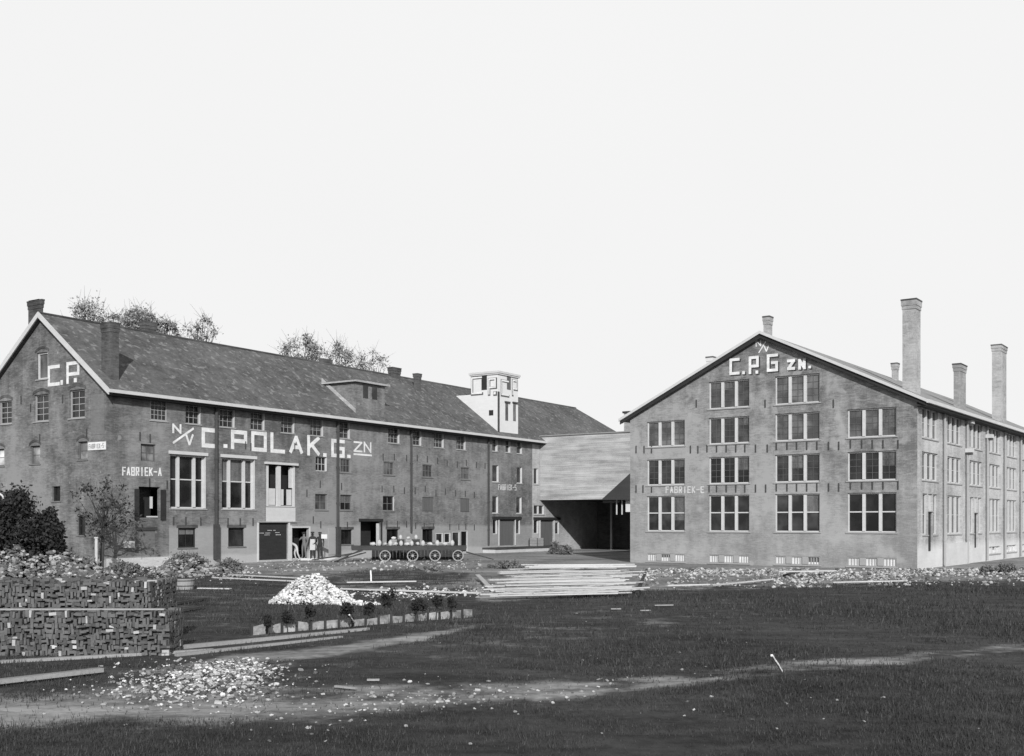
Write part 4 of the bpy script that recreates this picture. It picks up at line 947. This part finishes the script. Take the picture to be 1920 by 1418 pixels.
plank(gpt(1447, 1229, .42), gpt(1466, 1259, .02), .035, .035, 'stonew', 'white stick standing slanted in the dark field', None, name='stick', cat='stick')
plank(gpt(372, 1103, .04), gpt(432, 1104, .04), .2, .04, 'wood', 'pale plank lying left of the white stone heap', None)
for k_, (a, b, lab) in enumerate([((400, 1083), (560, 1090), 'pale plank lying behind the white stone heap on its left'), ((440, 1078), (600, 1086), 'pale plank lying farthest behind the white stone heap'),
        ((640, 1104), (900, 1112), 'pale plank lying right of the white stone heap'), ((650, 1092), (780, 1090), 'thin plank lying in the weeds right of the stone heap')]):
    plank(gpt(*a, .06), gpt(*b, .06), .2, .05, 'wood', lab, None)
plank(gpt(1455, 1072, .3), gpt(1562, 1070, .3), .5, .05, 'wood', 'pale board raised off the ground below the third window column', None)
plank(gpt(1470, 1080, .06), gpt(1500, 1069, .28), .12, .1, 'wood3', 'dark block under the raised board', None, name='block', cat='block')
for (a, b, lab) in [((1340, 1097), (1450, 1086), 'slanting board in the rubble below the second window column'), ((1250, 1098), (1330, 1096), 'short pale board in the rubble near the factory corner'),
                    ((1560, 1092), (1700, 1089), 'pale board in the rubble below the right window column'), ((300, 1135), (385, 1122), 'dark pole on the grass right of the rear brick tier'), ((295, 1150), (380, 1138), 'second dark pole on the grass right of the rear brick tier')]:
    plank(gpt(*a, .08), gpt(*b, .08), .16, .05, 'wood3' if 'dark' in lab else 'wood', lab, None)
plank(gpt(655, 1178-25, .42), gpt(666, 1172, .02), .03, .03, 'stonew', 'thin pale stake by the shrub row', None, name='stake', cat='stake')
plank(gpt(696, 1092, .02), gpt(695, 1092, .0)[:2]+(.5,), .06, .06, 'stonew', 'short pale stake in the weeds below the carts', None, name='stake', cat='stake')
# tub
mb = MB(); mb.mat('wood2'); mb.tube((0, 0, 0), (0, 0, .42), .36, .42, 18); mb.mat('pipe'); mb.tube((0, 0, .12), (0, 0, .16), .385, .39, 18, False); mb.tube((0, 0, .32), (0, 0, .36), .41, .415, 18, False); mb.mat('dark'); mb.tube((0, 0, .421), (0, 0, .425), .37, .37, 18)
o = mb.build('wooden_tub'); o.location = at(345, 42.5); tag(o, 'low wooden tub behind the right end of the brick stack', 'tub')
# seedling row with low pale board edging
a = gpt(470, 1192); b = gpt(886, 1158); bd = empty('board_edging', (a[0], a[1], 0), math.atan2(b[1]-a[1], b[0]-a[0]), label='low pale board edging behind the row of small shrubs', cat='edging')
L = math.hypot(b[0]-a[0], b[1]-a[1]); random.seed(8); n = 17
for i in range(n):
    mb = MB(); mb.mat('boardold'); z_a, z_b = random.uniform(.17, .26), random.uniform(.17, .26); mb.prism([(L*i/n+.004, -.015+.02*(i % 2), -.02), (L*(i+1)/n-.004, -.015+.02*(i % 2), -.02), (L*(i+1)/n-.004, -.015+.02*(i % 2), z_b), (L*i/n+.004, -.015+.02*(i % 2), z_a)], (0, .018, 0)); mb.build('board', parent=bd)
for i in range(n+1):
    mb = MB(); mb.mat('wood3'); mb.box(L*i/n-.025, L*i/n+.025, -.06, -.017, 0, .26); mb.build('stake', parent=bd)
GS = 'row of small shrubs before the board edging'
names = ['first', 'second', 'third', 'fourth', 'fifth', 'sixth', 'seventh', 'eighth', 'ninth']
for i, (px, ytop, ybase, hw) in enumerate([(505, 1152, 1192, 14), (541, 1142, 1187, 15), (581, 1140, 1184, 14), (656, 1130, 1180, 16), (692, 1126, 1172, 14), (729, 1112, 1170, 13), (785, 1120, 1167, 17), (819, 1117, 1164, 14), (848, 1117, 1162, 13)]):
    g = gpt(px, ybase); Y = g[1]-.12; h = (ybase-ytop)/F*Y*random.uniform(.9, 1.12); r = hw/F*Y*random.uniform(.85, 1.3)
    t = empty('shrub', (g[0], Y, gz(g[0], Y)), 0, label=f'small dark round headed shrub, {names[i]} from the left in the row', cat='shrub', group=GS)
    mb = MB(); mb.mat('bark'); mb.tube((0, 0, -.02), (random.uniform(-.02, .02), 0, h*.6), .012, .009, 5)
    cen = []; rad = []
    for k_ in range(9):
        an_ = random.uniform(0, 6.28); q = random.random(); c = (r*.7*q*math.cos(an_), r*.7*q*math.sin(an_), h*random.uniform(.55, .92)); cen.append(c); rad.append(r*random.uniform(.3, .55)); mb.tube((0, 0, h*.45), c, .007, .003, 4)
    mb.build('stem', parent=t); leaves('foliage', cen, rad, 75, .032, 'leafd', t)
# ================================================================= CARTS with goods
def make_cart(L, W, label, wheels):
    t = empty('flat_cart', (0, 0, 0), 0, label=label, cat='cart', group='flat carts before the warehouse'); zb = .98
    mb = MB(); mb.mat('wood3'); 
    for i in range(7): mb.box(0, L, -W/2+W*i/7+.01, -W/2+W*(i+1)/7-.01, zb, zb+.06)
    mb.box(0, L, -W/2-.03, -W/2+.06, zb-.24, zb-.003); mb.box(0, L, W/2-.06, W/2+.03, zb-.14, zb-.003); mb.box(-.02, .08, -W/2, W/2, zb-.12, zb+.08); mb.box(L-.08, L+.02, -W/2, W/2, zb-.12, zb+.08); mb.build('bed', parent=t)
    for x in wheels:
        mb = MB(); mb.mat('wood3'); mb.box(x-.06, x+.06, -W/2-.05, W/2+.05, .32, .44); mb.box(x-.1, x+.1, -W/2+.1, -W/2+.22, .44, zb-.14); mb.box(x-.1, x+.1, W/2-.22, W/2-.1, .44, zb-.14); mb.build('axle', parent=t)
        for sy_ in (-1, 1):
            we = empty('wheel', (x, sy_*(W/2+.1), .38), 0); we.parent = t; R_ = .38
            mb = MB(); mb.mat('wood2'); N_ = 22
            for k_ in range(N_):
                a0, a1 = 2*math.pi*k_/N_, 2*math.pi*(k_+1)/N_
                P_ = [(r*math.cos(a), yy, r*math.sin(a)) for yy in (-.045, .045) for (r, a) in ((R_-.07, a0), (R_, a0), (R_, a1), (R_-.07, a1))]; mb.hexa(P_)
            mb.build('rim', parent=we)
            mb = MB(); mb.mat('shutter')
            for k_ in range(8): a0 = 2*math.pi*k_/8; mb.tube((.08*math.cos(a0), 0, .08*math.sin(a0)), ((R_-.06)*math.cos(a0), 0, (R_-.06)*math.sin(a0)), .024, .018, 5)
            mb.build('spokes', parent=we)
            mb = MB(); mb.mat('wood2'); mb.tube((0, -.11, 0), (0, .11, 0), .09, .09, 10); mb.build('hub', parent=we)
    return t
YC = 73.5; px2m = YC/F
c1 = make_cart(5.05, 1.5, 'longer dark flat cart loaded with white pots and sacks', [(722-660)*px2m, (773-660)*px2m]); c1.location = at(660, YC, 0); c1.rotation_euler = (0, 0, .10)
c2_ = make_cart(2.75, 1.5, 'shorter dark flat cart right of the long one', [(815-797)*px2m, (858-797)*px2m]); c2_.location = at(798, YC+.6, 0); c2_.rotation_euler = (0, 0, .06)
mb = MB(); mb.mat('wood3'); mb.tube((0, 0, .5), (-2.6, -.5, .12), .05, .035, 6); mb.tube((0, .4, .5), (-2.5, .0, .1), .05, .035, 6); mb.build('drawbar', parent=c1)
mb = MB(); mb.mat('wood3'); mb.tube((2.75, 0, .6), (4.6, -.4, .1), .05, .035, 6); mb.build('drawbar', parent=c2_)
def bedz(px): return 1.045
random.seed(12)
def jar(px, sc, kind, n_, dy, lab, grp, base=1.045):
    mb = MB(); mb.mat('white' if kind == 's' else 'concrete')
    if kind == 's':
        mb.blob((0, 0, .12), .17, 10, 7, .12, (1.35, .8, .72)); mb.blob((.16, 0, .16), .06, 7, 4, .2, (1, .8, .8))
    else:
        prof = [(.10, 0), (.15, .08), (.165, .2), (.13, .32), (.07, .37), (.085, .41)]
        for i in range(len(prof)-1): mb.tube((0, 0, prof[i][1]), (0, 0, prof[i+1][1]), prof[i][0], prof[i+1][0], 12, caps=(i in (0, len(prof)-2)))
    o = mb.build('sack' if kind == 's' else 'jar'); o.scale = (sc,)*3
    x = (px-960)/F*(YC+dy); yb = (YC+(x-c1.location.x)*math.tan(.10)) if px < 797 else (YC+.6+(x-c2_.location.x)*.06)
    o.location = ((px-960)/F*(yb+dy), yb+dy, base); o.rotation_euler = (0, 0, random.uniform(0, 3)); tag(o, lab, 'sack' if kind == 's' else 'jar', group=grp)
    return o
GJ = 'white sacks and jars loaded on the carts'
for i, (px, kd) in enumerate([(699, 's'), (711, 'j'), (722, 's'), (732, 'j'), (742, 's'), (752, 'j'), (763, 's'), (772, 'j'), (783, 's'), (793, 'j')]):
    jar(px, random.uniform(.8, 1.15), kd, i, random.uniform(-.35, -.1), ('white lumpy sack' if kd == 's' else 'pale round jar')+' in the front row on the longer cart', GJ+(' (sacks)' if kd == 's' else ' (jars)'))
GC = 'dark crates on the carts'
def crate(px, dy, w_, d_, h_, mat, lab, grp, base=1.045, loc=None, rz=.1):
    t = empty('crate', (0, 0, 0), rz, label=lab, cat='crate', group=grp)
    mb = MB(); mb.mat(mat)
    for i in range(3): z0_, z1_ = h_*i/3+.008, h_*(i+1)/3-.008; mb.box(-w_/2, w_/2, -d_/2, -d_/2+.02, z0_, z1_); mb.box(-w_/2, w_/2, d_/2-.02, d_/2, z0_, z1_); mb.box(-w_/2, -w_/2+.02, -d_/2+.021, d_/2-.021, z0_, z1_); mb.box(w_/2-.02, w_/2, -d_/2+.021, d_/2-.021, z0_, z1_)
    mb.box(-w_/2+.021, w_/2-.021, -d_/2+.021, d_/2-.021, .01, h_-.02); mb.build('slatted_sides', parent=t)
    mb = MB(); mb.mat('wood3')
    for sx_ in (-1, 1):
        for sy_ in (-1, 1): mb.box(sx_*(w_/2+.015)-.02, sx_*(w_/2+.015)+.02, sy_*(d_/2+.015)-.02, sy_*(d_/2+.015)+.02, 0, h_)
    mb.build('corner_posts', parent=t)
    if loc is None:
        x = (px-960)/F*(YC+dy); yb = (YC+(x-c1.location.x)*math.tan(.10)) if px < 797 else (YC+.6+(x-c2_.location.x)*.06); loc = ((px-960)/F*(yb+dy), yb+dy, base)
    t.location = loc; return t
for i, px in enumerate((738, 751, 766, 780)):
    crate(px, .25, .44, .5, .42, ['wood2', 'wood3', 'wood2', 'wood3'][i], ['pale slatted crate behind the jars, leftmost on the longer cart', 'dark slatted crate behind the jars, second on the longer cart', 'pale slatted crate behind the jars, third on the longer cart', 'dark slatted crate behind the jars, rightmost on the longer cart'][i], GC)
    jar(px, .75, 'j' if i % 2 else 's', i, .25, 'small pale %s standing on top of a crate on the longer cart' % ('jar' if i % 2 else 'sack'), GJ+' on crates'+(' (jars)' if i % 2 else ' (sacks)'), base=1.045+.42)
for i, (px, kd) in enumerate([(806, 's'), (820, 'j'), (834, 's'), (848, 'j')]):
    jar(px, .9, kd, i, -.2, ('white lumpy sack' if kd == 's' else 'pale round jar')+' on the shorter cart', GJ+' shorter cart'+(' (sacks)' if kd == 's' else ' (jars)'))
p = A.world(A.u('F', 994), -.7); crate(0, 0, 1.1, .8, .75, 'wood2', 'slatted crate standing on the loading dock between the doors', None, loc=(p.x, p.y, A.z('F', dd[0], 1026)), rz=1.0)
p = A.world(A.u('F', 704), -2.0)
for i, (px, py, Y) in enumerate([(702, 1018, 74)]): pass
# heap of poles at the cart's left
for i in range(7):
    a = at(690-random.uniform(0, 12), 72.5+random.uniform(-.3, .3), random.uniform(.5, .85)); b = at(620+random.uniform(-8, 14), 71.6+random.uniform(-.4, .4), .06)
    plank(a, b, .09, .07, 'wood2' if i % 2 else 'wood3', 'rough pole in the loose heap leaning on the left end of the longer cart', 'poles heaped at the cart', name='pole', cat='pole')
# platform behind the carts, its dark front standing in for the shade below
pl = empty('loading_platform', tuple(at(697, 76.2, 0)), .12, label='dark timber loading platform behind the two flat carts', cat='platform')
mb = MB(); mb.mat('dark')
Lp = (868-697)/F*76.2
for i in range(26): mb.box(Lp*i/26+.006, Lp*(i+1)/26-.006, 0, .06, 0, .88)
mb.build('front_boards', parent=pl)
mb = MB(); mb.mat('wood3'); mb.box(-.05, Lp+.05, -.05, 1.6, .882, .95); mb.build('deck', parent=pl)
# ================================================================= PEOPLE
def person(loc, heading, pose, cloth, label, hgt=1.75):
    """skinned body: joints in metres for a 1.75 m figure, x right, y forward"""
    J = {'pel': (0, 0, .95), 'wst': (0, 0, 1.08), 'che': (0, 0, 1.30), 'nek': (0, .0, 1.47), 'hd0': (0, .015, 1.56), 'hd1': (0, .02, 1.68),
         'shR': (.18, 0, 1.42), 'elR': (.25, -.03, 1.13), 'wrR': (.25, .06, .88), 'haR': (.25, .09, .80), 'shL': (-.18, 0, 1.42), 'elL': (-.25, -.03, 1.13), 'wrL': (-.25, .06, .88), 'haL': (-.25, .09, .80),
         'hiR': (.10, 0, .91), 'knR': (.11, .02, .49), 'anR': (.12, -.02, .09), 'toR': (.13, .15, .04), 'hiL': (-.10, 0, .91), 'knL': (-.11, .02, .49), 'anL': (-.12, -.02, .09), 'toL': (-.13, .15, .04)}
    J.update(pose); S = hgt/1.75
    Rd = {'pel': .135, 'wst': .125, 'che': .15, 'nek': .06, 'hd0': .085, 'hd1': .095, 'sh': .065, 'el': .047, 'wr': .032, 'ha': .038, 'hi': .095, 'kn': .065, 'an': .045, 'to': .038}
    names_ = list(J); idx = {n: i for i, n in enumerate(names_)}
    E = [('pel', 'wst'), ('wst', 'che'), ('che', 'nek'), ('nek', 'hd0'), ('hd0', 'hd1')]
    for s_ in 'RL': E += [('che', 'sh'+s_), ('sh'+s_, 'el'+s_), ('el'+s_, 'wr'+s_), ('wr'+s_, 'ha'+s_), ('pel', 'hi'+s_), ('hi'+s_, 'kn'+s_), ('kn'+s_, 'an'+s_), ('an'+s_, 'to'+s_)]
    me = bpy.data.meshes.new('person'); me.from_pydata([J[n] for n in names_], [(idx[a], idx[b]) for a, b in E], [])
    o = bpy.data.objects.new('person', me); COL.objects.link(o)
    o.modifiers.new('skin', 'SKIN'); sk = me.skin_vertices[0].data
    for n in names_:
        r = Rd.get(n) or Rd[n[:2]]; sk[idx[n]].radius = (r, r*(.75 if n in ('che', 'wst', 'pel') else 1)); sk[idx[n]].use_root = (n == 'pel')
    sb = o.modifiers.new('sub', 'SUBSURF'); sb.levels = 1; sb.render_levels = 1
    bpy.context.view_layer.update(); dg = bpy.context.evaluated_depsgraph_get(); nm = bpy.data.meshes.new_from_object(o.evaluated_get(dg))
    bm = bmesh.new(); bm.from_mesh(nm)
    bone_m = lambda a, b: (3 if {a, b} & {'hd0', 'hd1'} else 2 if a[:2] in ('an',) or b[:2] == 'to' else 1 if b[:2] in ('kn', 'an', 'hi') else 3 if b[:2] == 'ha' else 0)
    segs = [(Vector(J[a]), Vector(J[b]), bone_m(a, b)) for a, b in E]
    for f in bm.faces:
        c = f.calc_center_median(); best = min(segs, key=lambda q: (c-(q[0]+(q[1]-q[0])*max(0, min(1, (c-q[0]).dot(q[1]-q[0])/max(1e-6, (q[1]-q[0]).length_squared))))).length)
        f.material_index = best[2]; f.smooth = True
    # fingers and thumb, nose and ears rooted in the body mesh
    def cone(a, b, r0, r1, mi):
        n0 = len(bm.verts); d = (b-a).normalized(); u = d.orthogonal().normalized(); v = d.cross(u); vs = []
        for p, r in ((a, r0), (b, r1)): vs.append([bm.verts.new(p+(u*math.cos(t_*1.0472)+v*math.sin(t_*1.0472))*r) for t_ in range(6)])
        for i in range(6): f = bm.faces.new((vs[0][i], vs[0][(i+1) % 6], vs[1][(i+1) % 6], vs[1][i])); f.material_index = mi; f.smooth = True
        bm.faces.new(vs[1]).material_index = mi
    for s_, sg in (('R', 1), ('L', -1)):
        wv, h = Vector(J['wr'+s_]), Vector(J['ha'+s_]); d = (h-wv).normalized(); side = Vector((0, 1, 0)) - d*d.y; side.normalize(); nrm = d.cross(side)
        for k_ in range(4):
            a = h+side*(.024-.016*k_)+d*.015; ln = (.032, .038, .035, .026)[k_]; m_ = a+d*ln; cone(a, m_, .009, .0085, 3); cone(m_, m_+(d*.8-nrm*.5*sg)*ln*.8, .0085, .006, 3)
        a = h+side*.03-d*.02; cone(a, a+side*.03+d*.025, .011, .008, 3)
    hc = (Vector(J['hd0'])+Vector(J['hd1']))/2; fw = Vector(pose.get('face', (0, 1, 0))).normalized(); sd_ = fw.cross(Vector((0, 0, 1))).normalized()
    cone(hc+fw*.085+Vector((0, 0, .02)), hc+fw*.12-Vector((0, 0, .015)), .010, .014, 3)
    for q in (-1, 1):
        cone(hc+sd_*q*.085, hc+sd_*q*.105-fw*.01, .022, .016, 3); cone(hc+fw*.088+sd_*q*.034+Vector((0, 0, .015)), hc+fw*.094+sd_*q*.034+Vector((0, 0, .015)), .011, .009, 4)
    cone(hc+fw*.088-sd_*.02-Vector((0, 0, .045)), hc+fw*.09+sd_*.02-Vector((0, 0, .045)), .006, .006, 4)
    bm.to_mesh(nm); bm.free(); nm.materials.clear()
    for m in (cloth[0], cloth[1], 'dark', 'skin', 'shade'): nm.materials.append(M[m])
    bpy.data.objects.remove(o); t = bpy.data.objects.new('person', nm); COL.objects.link(t)
    cap = MB(); cap.mat('cloth_d'); top_ = Vector(J['hd1']); up = (Vector(J['hd1'])-Vector(J['hd0'])).normalized()
    cap.tube(top_-up*.005, top_+up*.07, .118, .125, 12); cap.tube(top_+up*.07, top_+up*.10, .125, .06, 12); c_ = top_+fw*.13+up*.0; cap.obox(c_, (.15, .09, .012), Matrix((sd_, fw, up)).transposed()); cap.build('cap', parent=t)
    if cloth[2]:   # apron over the front
        ap = MB(); ap.mat(cloth[2]); ap.prism([(-.14, .135, 1.28), (.14, .135, 1.28), (.17, .15, .98), (.17, .15, .55), (-.17, .15, .55), (-.17, .15, .98)], (0, .012, 0)); ap.build('apron', parent=t)
    t.location = loc; t.rotation_euler = (0, 0, heading); t.scale = (S,)*3
    tag(t, label, 'person', group='workers gathered by the small door'); return t
pi = math.pi
YP = 75.2
st = MB(); st.mat('concrete'); st.box(0, 3.4, -.9, 1.4, 0, .14); o = st.build('door_step'); o.location = at(544, 75.6, 0); o.rotation_euler = (0, 0, .35); tag(o, 'low stone step before the open door where the workers stand', 'step')
bend = {'wst': (0, .10, 1.06), 'che': (0, .34, 1.18), 'nek': (0, .48, 1.26), 'hd0': (0, .56, 1.30), 'hd1': (0, .65, 1.36), 'shR': (.18, .40, 1.22), 'elR': (.22, .46, .94), 'wrR': (.16, .62, .78), 'haR': (.15, .66, .71),
        'shL': (-.18, .40, 1.22), 'elL': (-.22, .46, .94), 'wrL': (-.16, .62, .78), 'haL': (-.15, .66, .71), 'knR': (.12, .12, .5), 'anR': (.12, .0, .09), 'knL': (-.12, -.05, .49), 'anL': (-.12, -.22, .1), 'toL': (-.13, -.06, .04)}
person(at(556, YP-.6, 0.0), pi*.62, bend, ('cloth_w', 'cloth_d', None), 'worker in a light shirt bending forward left of the open door')
arm = {'elR': (.30, .12, 1.2), 'wrR': (.12, .28, 1.28), 'haR': (.05, .30, 1.31)}
person(at(570, YP+.2, .14), pi*.9, arm, ('cloth_g', 'cloth_d', None), 'worker in grey standing in the open doorway with one arm raised', 1.78)
person(at(586, YP, .14), pi*1.05, {'elL': (-.3, .05, 1.15), 'wrL': (-.14, .2, 1.0), 'haL': (-.08, .22, .98)}, ('cloth_d', 'cloth_g', 'cloth_w'), 'worker in a dark jacket and white apron right of the door', 1.8)
person(at(600, YP-.1, .14), pi*1.0, {'elR': (.26, .1, 1.16), 'wrR': (.2, .34, 1.2), 'haR': (.19, .41, 1.22)}, ('cloth_d', 'cloth_g', None), 'worker in a dark jacket standing rightmost of the group', 1.78)
mb = MB(); mb.mat('letter'); mb.box(-.2, .2, -.01, .01, 0, .3); o = mb.build('paper_sheet'); o.location = at(608, YP-.35, 1.5); o.rotation_euler = (.2, 0, .1); tag(o, 'white sheet held out by the rightmost worker', 'paper')
# banks of rubble behind the brick stacks
def bank(label, pxc, Y, hwpx, h, n, seed, ry=1.6, size=.075):
    random.seed(seed); c = at(pxc, Y); r = hwpx/F*Y; P = cone_pts(c.x, c.y, r, h, n, ry, lump=.5)
    rubble('rubble_bank', label, 'rubble', P, ['stoneg', 'stoneg', 'brickm', 'brickp', 'brickm', 'brickm', 'brickd', 'brickm'], size, seed=seed)
bank('tall bank of mixed grey rubble below the dark bushes at far left', 20, 50, 75, 1.35, 1500, 61)
bank('long grey rubble bank below the gable, right of the tall bank', 110, 51.5, 90, 1.15, 1700, 62)
bank('low rubble mound below the tall warehouse windows', 355, 55, 70, .75, 900, 63)
# low rows of boards on top of the brick tiers
plank((-14, 21.42, .90), (X1-.1, 21.42, .90), .12, .03, 'wood2', 'thin weathered board lying along the top edge of the front brick tier', None)
for i, (px, py, l, a) in enumerate([(905, 1094, .5, .2), (1245, 1136, .6, .1), (1155, 1143, .3, .0), (1210, 1146, .3, .1), (648, 1291, .35, -.3), (700, 1277, .2, 0)]):
    g = gpt(px, py, .03); plank((g[0]-l/2, g[1]-a*l, .05), (g[0]+l/2, g[1]+a*l, .05), .06, .03, 'wood2', ['short pale board left of the plank stack', 'short board lying in the field below the factory', 'left of two small pale scraps in the field before the planks', 'right of two small pale scraps in the field before the planks', 'pale splinter of wood right of the foreground rubble', 'small pale chip of wood right of the foreground splinter'][i], None, name='board', cat='board')
